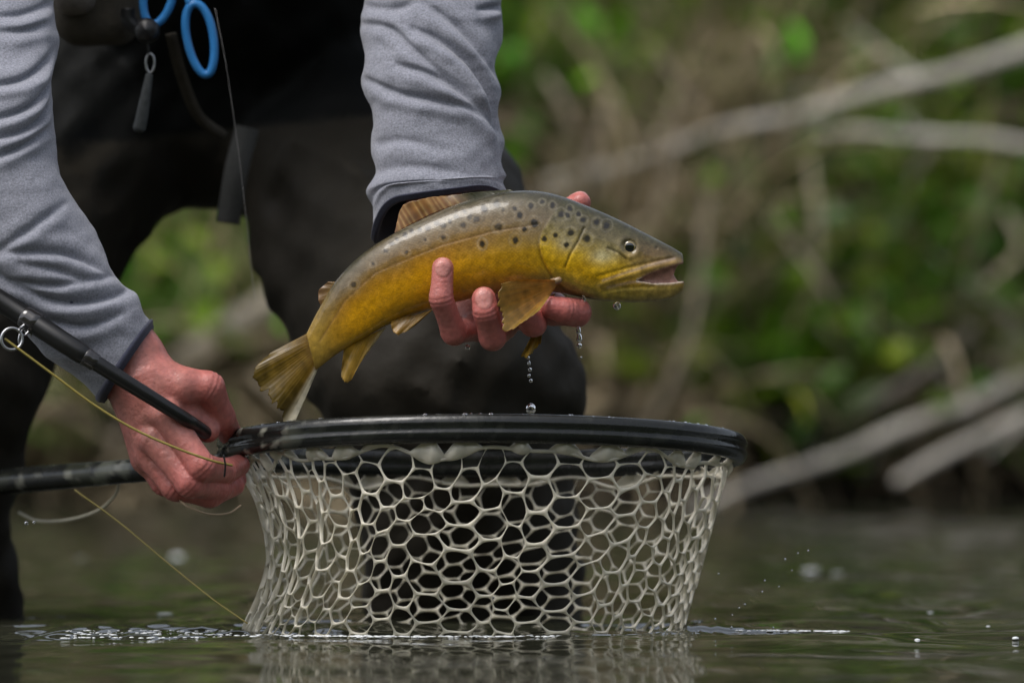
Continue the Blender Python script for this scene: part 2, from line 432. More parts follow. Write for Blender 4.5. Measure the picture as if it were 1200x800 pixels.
def build_vegetation():
    g = MB(); d = MB(); lv = MB()
    n = 0
    for k in range(15000):
        px = rng.uniform(-250, 1450); py = rng.uniform(-330, 585)
        wg, wt = wmap(GREEN, px, py), wmap(TAN, px, py)
        if py < 0 or px < 0 or px > 1200: wg = max(wg, .5); wt = max(wt, .3)
        tot = wg + wt
        if rng.uniform() > min(1, .05 + .8 * tot): continue
        p = bank_point(px, py + rng.uniform(0, 40))
        if p[2] < .03: p[2] = .03
        lum = math.exp(rng.normal(-.1, .6))
        if rng.uniform() < wg / (tot + 1e-6):
            c = np.array([.085 + rng.uniform(-.03, .06), .160, .014]) * min(1.5, .45 + wg * .75) * lum
            dirv = np.array([rng.normal(0, .5), -.45 + rng.normal(0, .25), 1.0])
            v, f = ribbon(p, dirv, rng.uniform(.12, .34), rng.uniform(.006, .015), rng.uniform(1, 6)); g.add(v, f, c)
            if rng.uniform() < .6:
                q = p + np.array([rng.normal(0, .05), -rng.uniform(.02, .16), rng.uniform(.0, .14)])
                v, f = leaf(q, np.array([rng.normal(), rng.normal(-.6, .5), rng.normal(.1, .6)]), rng.uniform(.03, .09), rng.uniform(.02, .055))
                lv.add(v, f, c * np.array([.95, 1.15, .9]))
        else:
            c = np.array([.29, .235, .15]) * lum * min(1.3, .6 + wt * .45)
            dirv = np.array([rng.normal(.15, .55), -.5 + rng.normal(0, .3), rng.normal(.8, .7)])
            v, f = ribbon(p, dirv, rng.uniform(.2, .55), rng.uniform(.005, .014), rng.uniform(.5, 4)); d.add(v, f, c)
    o = g.build('green_grass', mat('grass_blade', attr=True, rough=.5, spec=.3, noise=.15, nscale=30, transl=.35)); tag(o, 'green grass blades growing over the river bank', 'grass', kind='stuff')
    o = d.build('dead_grass', mat('dead_grass', attr=True, rough=.8, spec=.2, noise=.2, nscale=30, transl=.15)); tag(o, 'dry tan dead grass matted over the river bank', 'dead grass', kind='stuff')
    o = lv.build('bank_leaves', mat('bank_leaf', attr=True, rough=.45, spec=.4, noise=.15, nscale=30, transl=.3)); tag(o, 'small green leaves mixed into the grass on the river bank', 'leaves', kind='stuff')
build_vegetation()

def branch(name, pts, r0, r1, m, label, cat, group=None, twigs=0):
    root = empty(name, P3(pts[0]))
    c = spline([P3(a) for a in pts], 46)
    q = c + .008 * np.stack([vnoise(c * 9, 4), vnoise(c * 9, 5), vnoise(c * 9, 6)], 1)
    r = np.linspace(r0, r1, 46) * (1 + .15 * vnoise(c * 20, 7))
    v, f = tube(q, r, 9); mesh_obj('stem', v, f, m, root)
    for i in range(twigs):
        j = rng.integers(6, 40); a = q[j]; dirv = (q[j + 3] - q[j]); dirv = dirv / np.linalg.norm(dirv) + rng.normal(0, .7, 3)
        e = a + dirv * rng.uniform(.08, .2)
        v, f = tube(spline([a, (a + e) / 2 + rng.normal(0, .012, 3), e], 10), np.linspace(r[j] * .35, .0015, 10), 6); mesh_obj('twig', v, f, m, root)
    tag(root, label, cat, group)
def P3(a): return P(a[0], a[1], a[2])
bark = mat('weathered_wood', base=(.44, .41, .36), rough=.85, spec=.2, noise=.3, nscale=22, bump=.004, bscale=60, warp=(1, 1, 4))
barkd = mat('dark_wood', base=(.17, .15, .125), rough=.85, spec=.2, noise=.35, nscale=22, bump=.004, bscale=60)
branch('fallen_branch', [(1290, 38, 4.22), (1200, 65, 4.22), (1060, 100, 4.22), (930, 135, 4.22), (830, 158, 4.22), (740, 190, 4.22), (640, 212, 4.3)], .0150, .006, bark, 'thick weathered grey branch slanting up across the grassy bank', 'branch', twigs=5)
branch('fallen_branch', [(1290, 182, 4.1), (1200, 170, 4.1), (1090, 163, 4.12), (1000, 156, 4.15), (930, 158, 4.25)], .0095, .005, bark, 'thin pale branch lying nearly level below the thick slanting branch', 'branch', twigs=2)
branch('driftwood_branch', [(1300, 400, 4.2), (1200, 447, 4.0), (1090, 490, 3.9), (980, 533, 3.85), (880, 568, 3.8), (805, 605, 3.75)], .0165, .006, bark, 'long weathered branch sloping down the bank into the water', 'branch', twigs=5)
branch('driftwood_branch', [(1280, 455, 3.95), (1200, 490, 3.9), (1120, 525, 3.85), (1050, 562, 3.8)], .013, .006, bark, 'shorter weathered branch lying under the long sloping one at the waterline', 'branch', twigs=2)
branch('driftwood_branch', [(1140, 385, 4.0), (1090, 425, 3.95), (1040, 460, 3.92), (985, 495, 3.9)], .011, .005, barkd, 'short grey branch leaning against the bank above the long sloping one', 'branch', twigs=2)
branch('tree_stump', [(1215, 460, 4.15), (1205, 400, 4.15), (1195, 340, 4.2)], .05, .042, bark, 'pale broken stump standing on the bank at the upper end of the driftwood', 'stump')
branch('fallen_branch', [(130, 480, 4.1), (210, 430, 4.1), (290, 375, 4.12), (370, 325, 4.15), (460, 270, 4.2)], .027, .020, mat('bleached_wood', base=(.33, .29, .23), rough=.85, noise=.25, nscale=22), "bleached log lying aslant on the bank seen between the angler's legs", 'log')
# dead stalks, each one a thing
stalks = [(770, 60, 905, 330), (880, 20, 790, 210), (800, 170, 845, 330), (870, 190, 935, 400), (690, 60, 770, 230), (930, 30, 985, 130), (985, 40, 905, 190), (830, 230, 760, 500), (900, 250, 1000, 440), (760, 350, 880, 250),
          (1010, 240, 1110, 200), (1080, 300, 1010, 470), (700, 420, 910, 360), (640, 20, 600, 200), (850, 330, 800, 540), (1120, 360, 1180, 250), (960, 380, 1080, 560), (720, 110, 650, 330), (820, 20, 850, 150), (950, 190, 930, 330), (300, 440, 370, 520), (70, 480, 190, 560), (210, 470, 330, 555), (60, 300, 130, 480), (640, 90, 700, 250), (760, 10, 740, 140), (905, 60, 870, 180), (1000, 110, 960, 240), (790, 120, 700, 300), (840, 90, 900, 230), (1030, 330, 1130, 420), (1170, 190, 1130, 330), (1060, 20, 1030, 150), (940, 300, 850, 470), (230, 330, 340, 300), (180, 370, 300, 330), (130, 540, 260, 500)]
for i, (x0, y0, x1, y1) in enumerate(stalks):
    yy = 4.0 + .35 * rng.uniform() - .25 * (max(y0, y1) > 480) + (.35 if max(y0, y1) < 250 else 0)
    c = np.array([.27, .225, .165]) * rng.uniform(.7, 1.25)
    a, b = P(x0, y0, yy), P(x1, y1, yy + .05)
    mid = (a + b) / 2 + rng.normal(0, .03, 3)
    o = tube_obj('dead_stalk', [a, mid, b], np.array([.006, .009, .007]) * rng.uniform(.4, .85), mat('dead_stalk', base=tuple(c * 1.25), rough=.8, noise=.25, nscale=40), n=16, nseg=7)
    if x0 < 400: tag(o, "dry tan reed stalk on the bank seen between the angler's legs", 'stalk', "dead reed stalks between the angler's legs")
    elif max(y0, y1) > 480: tag(o, 'dry tan reed stalk reaching down to the waterline among the driftwood', 'stalk', 'dead reed stalks at the waterline')
    elif max(y0, y1) < 260: tag(o, 'dry tan reed stalk leaning beside the long branches high on the bank', 'stalk', 'dead reed stalks by the branches')
    else: tag(o, 'dry tan reed stalk leaning in the grass between branches and driftwood', 'stalk', 'dead reed stalks in mid bank')
# broad-leaved plants on the bank
def plant(px, py, s, col):
    p = bank_point(px, py + 30); root = empty('leafy_plant', p); st = MB(); fo = MB()
    for k in range(7):
        dirv = np.array([rng.normal(0, .6), rng.normal(-.6, .3), rng.uniform(.4, 1.1)]); dirv /= np.linalg.norm(dirv)
        L = s * rng.uniform(.7, 1.2)
        c = spline([p, p + dirv * L * .5, p + dirv * L + np.array([0, -.02, -.1 * L])], 9); v, f = tube(c, np.linspace(.003, .0012, 9), 5); st.add(v, f, col * .8)
        for j in range(2, 9):
            for sgn in (0, 1):
                v, f = leaf(c[j], np.array([rng.normal(0, 1), rng.normal(-.5, .6), rng.normal(.1, .5)]), rng.uniform(.035, .075), rng.uniform(.022, .04)); fo.add(v, f, col * rng.uniform(.7, 1.3))
    st.build('stem', M['leafm'], root); fo.build('foliage', M['leafm'], root)
    if px < 400: tag(root, "bright green leafy plant on the bank seen between the angler's legs", 'plant', "leafy plants between the angler's legs")
    elif py < 200: tag(root, 'green leafy plant high on the bank around the long branches', 'plant', 'leafy plants by the branches')
    else: tag(root, 'green leafy plant low on the bank above the driftwood', 'plant', 'leafy plants above the driftwood')
M['leafm'] = mat('plant_leaf', attr=True, rough=.42, spec=.4, noise=.15, nscale=30, transl=.3)
for px, py, s, b in [(210, 300, .2, 1.6), (180, 400, .2, 1.3), (280, 350, .16, .9), (100, 470, .14, .9), (640, 120, .12, 1.6), (620, 40, .16, .9), (1060, 40, .22, .6), (1150, 60, .22, .6), (1000, 320, .2, .8), (1110, 330, .2, .9), (930, 450, .16, .9), (1060, 400, .18, .7), (990, 240, .18, .6), (740, 30, .15, .8), (1140, 150, .2, .5)]:
    plant(px, py, s, np.array([.065, .17, .012]) * b)

# ------------------------------------------------------------------ the trout
DORS = [(359, 391), (372, 365), (392, 331), (415, 306), (441, 286), (472, 268), (507, 251), (545, 236), (590, 225.5), (625, 223.5), (655, 229), (690, 242), (722, 256), (750, 270), (775, 283), (790, 291), (801, 298)]
VENT = [(370, 434), (396, 414), (425, 397), (452, 382), (475, 372), (505, 362), (535, 354), (565, 347), (597, 342), (628, 341), (655, 343), (685, 349), (715, 353), (748, 354), (775, 352), (790, 348), (802, 339)]
HALF = [8, 11, 16, 21, 26, 30, 33, 36, 38, 38, 36.5, 34, 30, 25, 19, 14.5, 10]
def build_trout():
    root = empty('brown_trout', P(560, 330, 0))
    K = 801
    dv = spline(np.hstack([DORS, VENT, np.array(HALF)[:, None]]), 2) if False else None
    u = np.linspace(0, 1, len(DORS)); uu = np.linspace(0, 1, K)
    def cr(arr):
        a = np.asarray(arr, float); q = np.vstack([2 * a[0] - a[1], a, 2 * a[-1] - a[-2]]) if a.ndim == 2 else np.concatenate([[2 * a[0] - a[1]], a, [2 * a[-1] - a[-2]]])
        x = uu * (len(a) - 1); i = np.minimum(x.astype(int), len(a) - 2); t = x - i
        if a.ndim == 2: t = t[:, None]
        A, B, C, E = q[i], q[i + 1], q[i + 2], q[i + 3]
        return .5 * (2 * B + (C - A) * t + (2 * A - 5 * B + 4 * C - E) * t ** 2 + (-A + 3 * B - 3 * C + E) * t ** 3)
    Dn, Vn, Hn = cr(DORS), cr(VENT), cr(HALF)
    mid = (Dn + Vn) / 2; hv = (Dn - Vn) / 2; ha = np.linalg.norm(hv, axis=1)
    # arc-length along mid
    x0, x1, y0, y1 = 335, 825, 205, 450
    st = 1.0
    gx = np.arange(x0, x1, st); gy = np.arange(y0, y1, st)
    Sg = np.full((len(gx), len(gy)), -1.0); Tg = np.full(Sg.shape, 3.0)
    ext = 40
    def at(s):
        s = np.asarray(s, float); i = np.clip((s * (K - 1)).astype(int), 0, K - 2); f = (s * (K - 1) - i)[:, None]
        return mid[i] * (1 - f) + mid[i + 1] * f, hv[i] * (1 - f) + hv[i + 1] * f
    ts = np.concatenate([np.linspace(1.45, .0, 330), ])
    ss = np.linspace(-.04, 1.04, 2600)
    m, h = at(ss)
    for t in ts:
        for sg in (1, -1):
            q = m + sg * t * h
            ix = np.round((q[:, 0] - x0) / st).astype(int); iy = np.round((q[:, 1] - y0) / st).astype(int)
            ok = (ix >= 0) & (iy >= 0) & (ix < len(gx)) & (iy < len(gy))
            Sg[ix[ok], iy[ok]] = ss[ok]; Tg[ix[ok], iy[ok]] = sg * t
    GX, GY = np.meshgrid(gx, gy, indexing='ij')
    val = Tg < 2.5
    q = np.stack([GX[val], GY[val]], 1); s_ = Sg[val]; t_ = Tg[val]
    for it in range(3):
        c, hh = at(s_); c2, h2 = at(s_ + 1e-3)
        r = q - c - t_[:, None] * hh
        js = ((c2 - c) + t_[:, None] * (h2 - hh)) / 1e-3; jt = hh
        det = js[:, 0] * jt[:, 1] - js[:, 1] * jt[:, 0]; det = np.where(np.abs(det) < 1e-3, 1e-3, det)
        ds = (r[:, 0] * jt[:, 1] - r[:, 1] * jt[:, 0]) / det; dt = (js[:, 0] * r[:, 1] - js[:, 1] * r[:, 0]) / det
        s_ = s_ + np.clip(ds, -.01, .01); t_ = t_ + np.clip(dt, -.05, .05)
    Sg[val] = s_; Tg[val] = t_
    sc = np.clip(Sg, 0, 1)
    Bg = np.interp(sc, np.linspace(0, 1, K), Hn); Ag = np.interp(sc, np.linspace(0, 1, K), ha)
    lens = np.linalg.norm(np.diff(mid, axis=0), axis=1).sum()
    # relief of the head (pixels)
    xy = np.stack([GX.ravel(), GY.ravel()], 1)
    OP = [(644, 258), (635, 272), (632, 286), (635, 301), (641, 314), (650, 327), (664, 340), (695, 349)]
    d, sd_, par = dist_poly(xy, OP)
    sgn = -sd_      # + towards the head
    head = sstep(-1.2, 1.2, d * sgn)
    lowr = .3 + .7 * sstep(272, 305, xy[:, 1]); det = lowr * (1.5 * head * np.exp(-np.maximum(0, d * sgn) / 34) - .5 * np.exp(-((d * sgn + 2.2) / 2.0) ** 2))
    d2, s2, _ = dist_poly(xy, [(684, 268), (678, 281), (668, 298), (662, 314)]); det -= 1.3 * np.exp(-(d2 / 1.6) ** 2)
    d2, _, _ = dist_poly(xy, [(662, 314), (672, 330), (690, 341)]); det -= .6 * np.exp(-(d2 / 1.8) ** 2)
    dm, _, pm = dist_poly(xy, [(704, 334), (728, 325.5), (760, 315.5), (793, 307)]); det += 1.5 * np.exp(-(dm / 3.6) ** 2)
    d3, _, _ = dist_poly(xy, [(700, 324), (735, 314), (770, 306), (790, 302)]); det -= 1.0 * np.exp(-(d3 / 1.8) ** 2)
    d4, _, _ = dist_poly(xy, [(706, 342), (735, 337), (765, 336)]); det -= .9 * np.exp(-(d4 / 2.0) ** 2)
    de = np.hypot(xy[:, 0] - 737, xy[:, 1] - 290)
    det += .9 * np.exp(-((de - 12) / 3.0) ** 2) - 3.0 * np.exp(-(de / 7.6) ** 4)
    det += 1.6 * np.exp(-(((xy[:, 0] - 693) / 20) ** 2 + ((xy[:, 1] - 318) / 14) ** 2))
    det -= 1.8 * np.exp(-((np.hypot(xy[:, 0] - 769, xy[:, 1] - 291)) / 1.8) ** 2)
    d5, _, _ = dist_poly(xy, [(712, 291), (724, 296), (733, 303)]); det -= .9 * np.exp(-(d5 / 1.6) ** 2)
    LAT = [(700, 262), (640, 262), (580, 271), (520, 287), (480, 303), (440, 320), (405, 352), (375, 400)]
    dl, _, _ = dist_poly(xy, LAT[1:]); det -= .45 * np.exp(-(dl / 1.3) ** 2) * (xy[:, 0] < 632)
    nz = vnoise(np.stack([xy[:, 0] / 9, xy[:, 1] / 9, xy[:, 0] * 0], 1), 3)
    det += .25 * nz
    det = det.reshape(GX.shape) * np.clip(1.15 - Tg ** 2, 0, 1)
    # mouth wedge: signed distance of a polygon, negative inside
    MO = np.array([(746, 329), (760, 321.5), (776, 316), (792, 311), (812, 306), (812, 328), (800, 329.5), (785, 331.5), (765, 332)])
    dm2, _, _ = dist_poly(xy, list(map(tuple, np.vstack([MO, MO[:1]]))))
    inside = np.zeros(len(xy), bool); j = len(MO) - 1
    for i in range(len(MO)):
        xi, yi = MO[i]; xj, yj = MO[j]
        inside ^= ((yi > xy[:, 1]) != (yj > xy[:, 1])) & (xy[:, 0] < (xj - xi) * (xy[:, 1] - yi) / (yj - yi + 1e-9) + xi); j = i
    mouth = np.where(inside, -dm2, dm2).reshape(GX.shape)
    Yl = np.arange(-42, 42.5, st)
    p_ = 2.25
    F = np.empty((len(gx), len(Yl), len(gy)), np.float32)
    at_ = np.abs(Tg) ** p_
    for k, yv in enumerate(Yl):
        e = (at_ + np.abs(yv / Bg) ** p_) ** (1 / p_)
        f = (e - 1) * np.minimum(Ag, Bg) - det * np.clip(abs(yv) / (Bg * .5), 0, 1)
        f = np.where(Tg > 2.5, 20, f)
        f = np.where(Tg < -2.5, 20, f)
        # rounded ends
        e1 = (Sg - 1.0) * lens; e0 = -Sg * lens
        f = -smin(-f, -e1, 6.0); f = np.maximum(f, e0)
        me_ = mouth + 30 * sstep(.68, .45, abs(yv) / Bg) * sstep(796, 778, GX)
        f = -smin(-f, me_, 1.8)
        F[:, k, :] = f
    # grid is (px, ydepth, py); world z = -py
    V, Q = surface_nets(F, (0, 0, 0), 1.0); V = relax(V, Q, 5)
    pxv = x0 + V[:, 0] * st; pyv = y0 + V[:, 2] * st; yd = Yl[0] + V[:, 1] * st
    W = np.stack([(pxv - 600) * S, yd * S, CZ + (400 - pyv) * S], 1)
    Q = Q[:, ::-1]
    # ---- colours
    ix = np.clip(np.round(V[:, 0]).astype(int), 0, len(gx) - 1); iy = np.clip(np.round(V[:, 2]).astype(int), 0, len(gy) - 1)
    s, t = np.clip(Sg[ix, iy], 0, 1), np.clip(Tg[ix, iy], -1, 1)
    n1 = vnoise(np.stack([pxv / 26, pyv / 14, yd / 30], 1), 21); n2 = vnoise(np.stack([pxv / 6, pyv / 6, yd / 6], 1), 22); n3 = vnoise(np.stack([pxv / 2.4, pyv / 2.4, yd / 2.4], 1), 23)
    tt = t + .10 * n1 + .04 * n2
    def ramp(x, stops):
        xs = [a for a, _ in stops]; cs = np.array([c for _, c in stops])
        return np.stack([np.interp(x, xs, cs[:, k]) for k in range(3)], 1)
    ant = ramp(tt, [(-1, (.26, .22, .08)), (-.78, (.32, .25, .05)), (-.5, (.54, .31, .008)), (-.22, (.44, .26, .018)), (.0, (.29, .20, .06)), (.2, (.225, .165, .085)), (.45, (.17, .13, .075)), (.68, (.105, .085, .048)), (.86, (.05, .044, .022)), (1, (.03, .028, .015))])
    pos = ramp(tt, [(-1, (.40, .24, .02)), (-.6, (.64, .31, .004)), (-.15, (.56, .275, .006)), (.12, (.38, .185, .014)), (.35, (.22, .125, .028)), (.6, (.17, .12, .06)), (.85, (.12, .095, .055)), (1, (.045, .04, .02))])
    w = sstep(.62, .30, s)[:, None]
    C = ant * (1 - w) + pos * w
    tailw = sstep(.14, .02, s)[:, None]; C = C * (1 - tailw) + tailw * np.array([.30, .19, .03])
    # head
    d, sd_, _ = dist_poly(np.stack([pxv, pyv], 1), OP); hd = sstep(-1.5, 2.5, -d * sd_)[:, None]
    H = ramp(tt, [(-1, (.28, .24, .10)), (-.8, (.40, .30, .05)), (-.45, (.62, .35, .005)), (-.1, (.55, .35, .02)), (.08, (.36, .25, .05)), (.28, (.22, .175, .07)), (.48, (.14, .115, .055)), (.7, (.08, .068, .032)), (.9, (.042, .04, .018)), (1, (.03, .03, .016))])
    sn = sstep(712, 790, pxv)[:, None]
    H = H * (1 - sn) + sn * ramp(tt, [(-1, (.36, .28, .10)), (-.6, (.36, .23, .05)), (-.1, (.34, .19, .055)), (.4, (.20, .12, .045)), (.8, (.08, .068, .036)), (1, (.05, .05, .03))])
    g = np.exp(-(((pxv - 704) / 14) ** 2 + ((pyv - 300) / 9) ** 2))[:, None]; H = H * (1 - .75 * g) + .75 * g * np.array([.52, .47, .27])
    g = np.exp(-(((pxv - 662) / 12) ** 2 + ((pyv - 285) / 10) ** 2))[:, None]; H = H * (1 - .6 * g) + .6 * g * np.array([.42, .39, .27])
    dm, _, _ = dist_poly(np.stack([pxv, pyv], 1), [(702, 335), (728, 326), (758, 317), (794, 308)])
    g = (np.exp(-(dm / 4) ** 2) * .5)[:, None]; H = H * (1 - g) + g * np.array([.34, .23, .07])
    C = C * (1 - hd) + H * hd
    for pts_, cc_, wd_, am_ in (([(706, 329), (732, 320), (764, 310), (790, 303)], (.34, .26, .20), 1.6, .6), ([(712, 337), (738, 331), (748, 330)], (.36, .25, .20), 2.2, .6), ([(716, 340), (750, 339), (790, 338)], (.50, .38, .10), 3.0, .5), ([(740, 309), (765, 303), (785, 299)], (.20, .15, .06), 2.0, .5)):
        dq, _, _ = dist_poly(np.stack([pxv, pyv], 1), pts_); g = (am_ * np.exp(-(dq / wd_) ** 2))[:, None]; H = H * (1 - g) + g * np.array(cc_)
    H = H * (1 + .22 * n2 + .18 * n1 + .10 * n3)[:, None]
    C = C * (1 - hd) + H * hd
    mo = mouth[ix, iy]; up = (pyv < 325)
    g = (np.exp(-np.maximum(0, mo) ** 2 / 3.5) * (pxv > 745))[:, None]
    lip = np.where(up[:, None], np.array([.40, .22, .17]), np.array([.60, .52, .46]))
    lip = lip * (1 + .35 * n3[:, None]); C = C * (1 - .85 * g) + .85 * g * lip
    ins_ = ((np.abs(yd) < .75 * Bg[ix, iy]) * (mo < 2.2) * (pxv > 745))[:, None]
    C = np.where(ins_ > 0, np.array([.30, .15, .11]) * (1 + .4 * n2[:, None]), C)
    # seam behind the gill cover, preopercle line, lateral line
    C *= (1 - .38 * np.exp(-((d * -sd_ + 1.5) / 1.6) ** 2) * sstep(262, 300, pyv))[:, None]
    dp, _, _ = dist_poly(np.stack([pxv, pyv], 1), [(684, 268), (678, 281), (668, 298), (663, 310)]); C *= (1 - .6 * np.exp(-(dp / 1.3) ** 2))[:, None]
    dl, _, _ = dist_poly(np.stack([pxv, pyv], 1), LAT[1:]); g = (.32 * np.exp(-(dl / 1.2) ** 2) * (pxv < 630))[:, None]; C = C * (1 - g) + g * np.array([.16, .09, .05])
    dj, _, _ = dist_poly(np.stack([pxv, pyv], 1), [(712, 291), (724, 296), (733, 303)]); C *= (1 - .6 * np.exp(-(dj / 1.5) ** 2))[:, None]
    # spots as seen on the near flank; the far flank carries its own
    c2 = [(90, 160, 3), (30, 182, 3), (195, 211, 3.4), (265, 248, 4), (218, 277, 3.3), (95, 266, 3.2), (175, 325, 3.2), (20, 346, 2.8), (390, 208, 3.6), (172, 180, 2.4), (120, 186, 2.2), (432, 182, 2.4), (490, 232, 2.6), (555, 245, 3.0), (602, 258, 3.6), (510, 322, 4.2), (433, 293, 3.4), (415, 350, 2.8), (365, 305, 2.8), (310, 325, 3.0), (420, 210, 2), (470, 205, 2), (250, 165, 2.2), (300, 150, 2), (350, 165, 2.2)]
    c1 = [(705, 130, 3), (765, 120, 3), (680, 145, 2.6), (722, 147, 2.6), (742, 153, 3), (700, 171, 2.8), (640, 173, 3), (620, 167, 3), (590, 181, 3), (565, 185, 2.6), (660, 160, 2.4), (762, 230, 3.2), (640, 210, 2.8), (525, 256, 2.2), (480, 229, 2.4), (360, 356, 3), (520, 201, 2.4), (583, 216, 2), (540, 190, 2), (460, 250, 2), (495, 215, 2), (420, 292, 2.0)]
    spots = [(560 + a * .25, 200 + b * .25, r) for a, b, r in c2] + [(280 + a * .375, 200 + b * .375, r) for a, b, r in c1]
    near = yd < 6
    for (a, b, r) in spots:
        fade = 1.05 if a > 590 else .85; r = r * 1.22
        dd = np.hypot((pxv - a) * (.85 + .3 * ((a * 7.3) % 1)), (pyv - b) * (.85 + .3 * ((b * 5.7) % 1))) + 1.1 * n2 + .7 * n3
        g = (fade * .9 * sstep(r * 1.25, r * .55, dd) * near)[:, None]; C = C * (1 - g) + g * np.array([.022, .020, .018])
        hl = (.14 * np.exp(-((dd - r * 1.7) / 1.3) ** 2) * near)[:, None]; C = C * (1 - hl) + hl * np.array([.42, .38, .30])
    r3 = np.random.default_rng(5)
    for k in range(45):
        a = r3.uniform(400, 720); sidx = int(np.argmin(np.abs(mid[:, 0] - a))); b = mid[sidx][1] - r3.uniform(.0, .8) * ha[sidx]
        dd = np.hypot(pxv - a, pyv - b) + .9 * n2; g = (.8 * sstep(3.6, 1.6, dd) * (~near))[:, None]; C = C * (1 - g) + g * np.array([.022, .020, .018])
    # scale-row mottling on the flank
    sc_ = (np.sin(pxv * .95 + pyv * .55) * np.sin(pxv * .95 - pyv * 1.15))
    C *= (1 + .10 * n3 + .14 * n1 + .13 * n2)[:, None]
    body = mesh_obj('body', W, Q, M['fish'], root, col=np.clip(C, .002, 1))
    su = s * lens; sv = np.arctan2(np.abs(yd) / Bg[ix, iy], t) * 52; dens = np.where(hd[:, 0] > .5, .25, 1.0)      # rows of scales run slantwise along the flank
    at2 = body.data.attributes.new("Scale", 'FLOAT_VECTOR', 'POINT'); at2.data.foreach_set("vector", (np.stack([(su + sv) * .7, (su - sv) * .7, su * 0], 1) / 110.0).astype(np.float32).ravel())
    # ---- eyes
    for side in (-1, 1):
        i0 = int(737 - x0), int(290 - y0); yb = side * Bg[i0] * .83
        n = 40; th = np.linspace(0, np.pi / 2, n); ph = np.linspace(0, 2 * np.pi, 40, endpoint=False)
        TH, PH = np.meshgrid(th, ph, indexing='ij'); R0 = 8.6
        ex = 737 + R0 * np.sin(TH) * np.cos(PH); ey = 290 + R0 * np.sin(TH) * np.sin(PH) * .93; ez = yb + side * (R0 * .5 * np.cos(TH) - 1.6)
        v = np.stack([(ex.ravel() - 600) * S, ez.ravel() * S, CZ + (400 - ey.ravel()) * S], 1)
        rr = np.hypot(ex - 737 - .3, ey - 290)[..., None].reshape(-1, 1)
        iris = np.array([.13, .095, .03]) * (1 + .25 * vnoise(np.stack([ex.ravel(), ey.ravel(), ex.ravel() * 0], 1), 3))[:, None]
        ring = np.array([.34, .25, .08])
        c = np.where(rr < 5.4, np.array([.004, .004, .005]), np.where(rr < 6.1, ring, np.where(rr < 7.6, iris, np.array([.05, .045, .02]))))
        f = grid_faces(n, 40, wrap_v=True)
        mesh_obj('eye', v, f if side > 0 else f[:, ::-1], M['eye'], root, col=c)
    # ---- fins
    def fin(name, base, tips, nray, colr, sway=0.0, yb=0.0, yt=0.0, thick=.9, pale=.35, wave=1.0, seed=0, edge=None):
        nb, nv = nray * 7 + 1, 36
        b = spline([(*p, y) if len(p) == 2 else p for p, y in [((q[0], q[1]), (q[2] if len(q) > 2 else yb)) for q in base]], nb)
        e = spline([(*p, y) for p, y in [((q[0], q[1]), (q[2] if len(q) > 2 else yt)) for q in tips]], nb)
        u = np.linspace(0, 1, nb); v = np.linspace(0, 1, nv)
        rs = np.random.default_rng(seed)
        jit = 1 + .030 * np.interp(u, np.linspace(0, 1, nray * 2 + 1), rs.normal(0, 1, nray * 2 + 1))
        pts = b[:, None] + (e - b)[:, None] * (v[None, :, None] * jit[:, None, None] ** v[None, :, None])
        uj = u + .25 / nray * np.interp(u, np.linspace(0, 1, nray + 2), rs.normal(0, 1, nray + 2)); ray = np.abs(np.sin(np.pi * uj * nray)) ** .7
        pts[..., 2] += wave * (np.sin(np.pi * u * 5 + seed)[:, None] * v[None] ** 1.5) + sway * np.sin(np.pi * v)[None]
        hh = (thick * (1 - .75 * v[None]) * (.75 + .30 * (1 - ray)[:, None])) * np.minimum(1, np.minimum(u, 1 - u) * 16 + .12)[:, None]
        hh[:, -1] *= .3
        top = pts.copy(); bot = pts.copy(); top[..., 2] -= hh; bot[..., 2] += hh
        allp = np.vstack([top.reshape(-1, 3), bot.reshape(-1, 3)])
        F1 = grid_faces(nb, nv); n0 = nb * nv; F2 = F1[:, ::-1] + n0
        def strip(i): i = np.asarray(i); return np.stack([i[:-1], i[1:], i[1:] + n0, i[:-1] + n0], 1)
        rim = np.concatenate([np.arange(nv), (np.arange(1, nb) * nv + nv - 1), ((nb - 1) * nv + np.arange(nv - 2, -1, -1)), np.arange(nb - 2, -1, -1) * nv])
        Fs = np.vstack([F1, F2, strip(rim)])
        Wd = np.stack([(allp[:, 0] - 600) * S, allp[:, 2] * S, CZ + (400 - allp[:, 1]) * S], 1)
        c0, c1 = np.array(colr[0]), np.array(colr[1])
        vv = np.broadcast_to(v[None], (nb, nv)).reshape(-1, 1); rr = np.broadcast_to((1 - ray)[:, None], (nb, nv)).reshape(-1, 1)
        c = c0 * (1 - vv) + c1 * vv
        c = c * (1 - .32 * rr) + .32 * rr * np.array([.42, .31, .12]) * pale * 2
        nn = vnoise(np.stack([pts[..., 0].ravel() / 7, pts[..., 1].ravel() / 7, pts[..., 1].ravel() * 0 + seed], 1), 31)[:, None]
        c = c * (1 + .25 * nn)
        if edge is not None:
            uu_ = np.broadcast_to(u[:, None], (nb, nv)).reshape(-1, 1); g = sstep(edge[0], edge[1], uu_); c = c * (1 - g) + g * np.array(edge[2])
        mesh_obj(name, Wd, Fs, M['fin'], root, col=np.clip(np.vstack([c, c]), .002, 1))
    OL = ((.16, .095, .012), (.10, .075, .014))
    OL = ((.30, .17, .016), (.17, .115, .018))
    fin('tail_fin', [(367, 387), (369, 401), (372, 415), (374, 429)], [(318, 412, 4), (300, 430, 0), (298, 444, -5), (312, 461, -8), (326, 474, -8), (331, 482, -7), (332, 496, -6), (347, 492, -4)], 24, OL, wave=3.0, sway=2, seed=1, thick=1.3, edge=(.78, .96, (.52, .48, .36)))
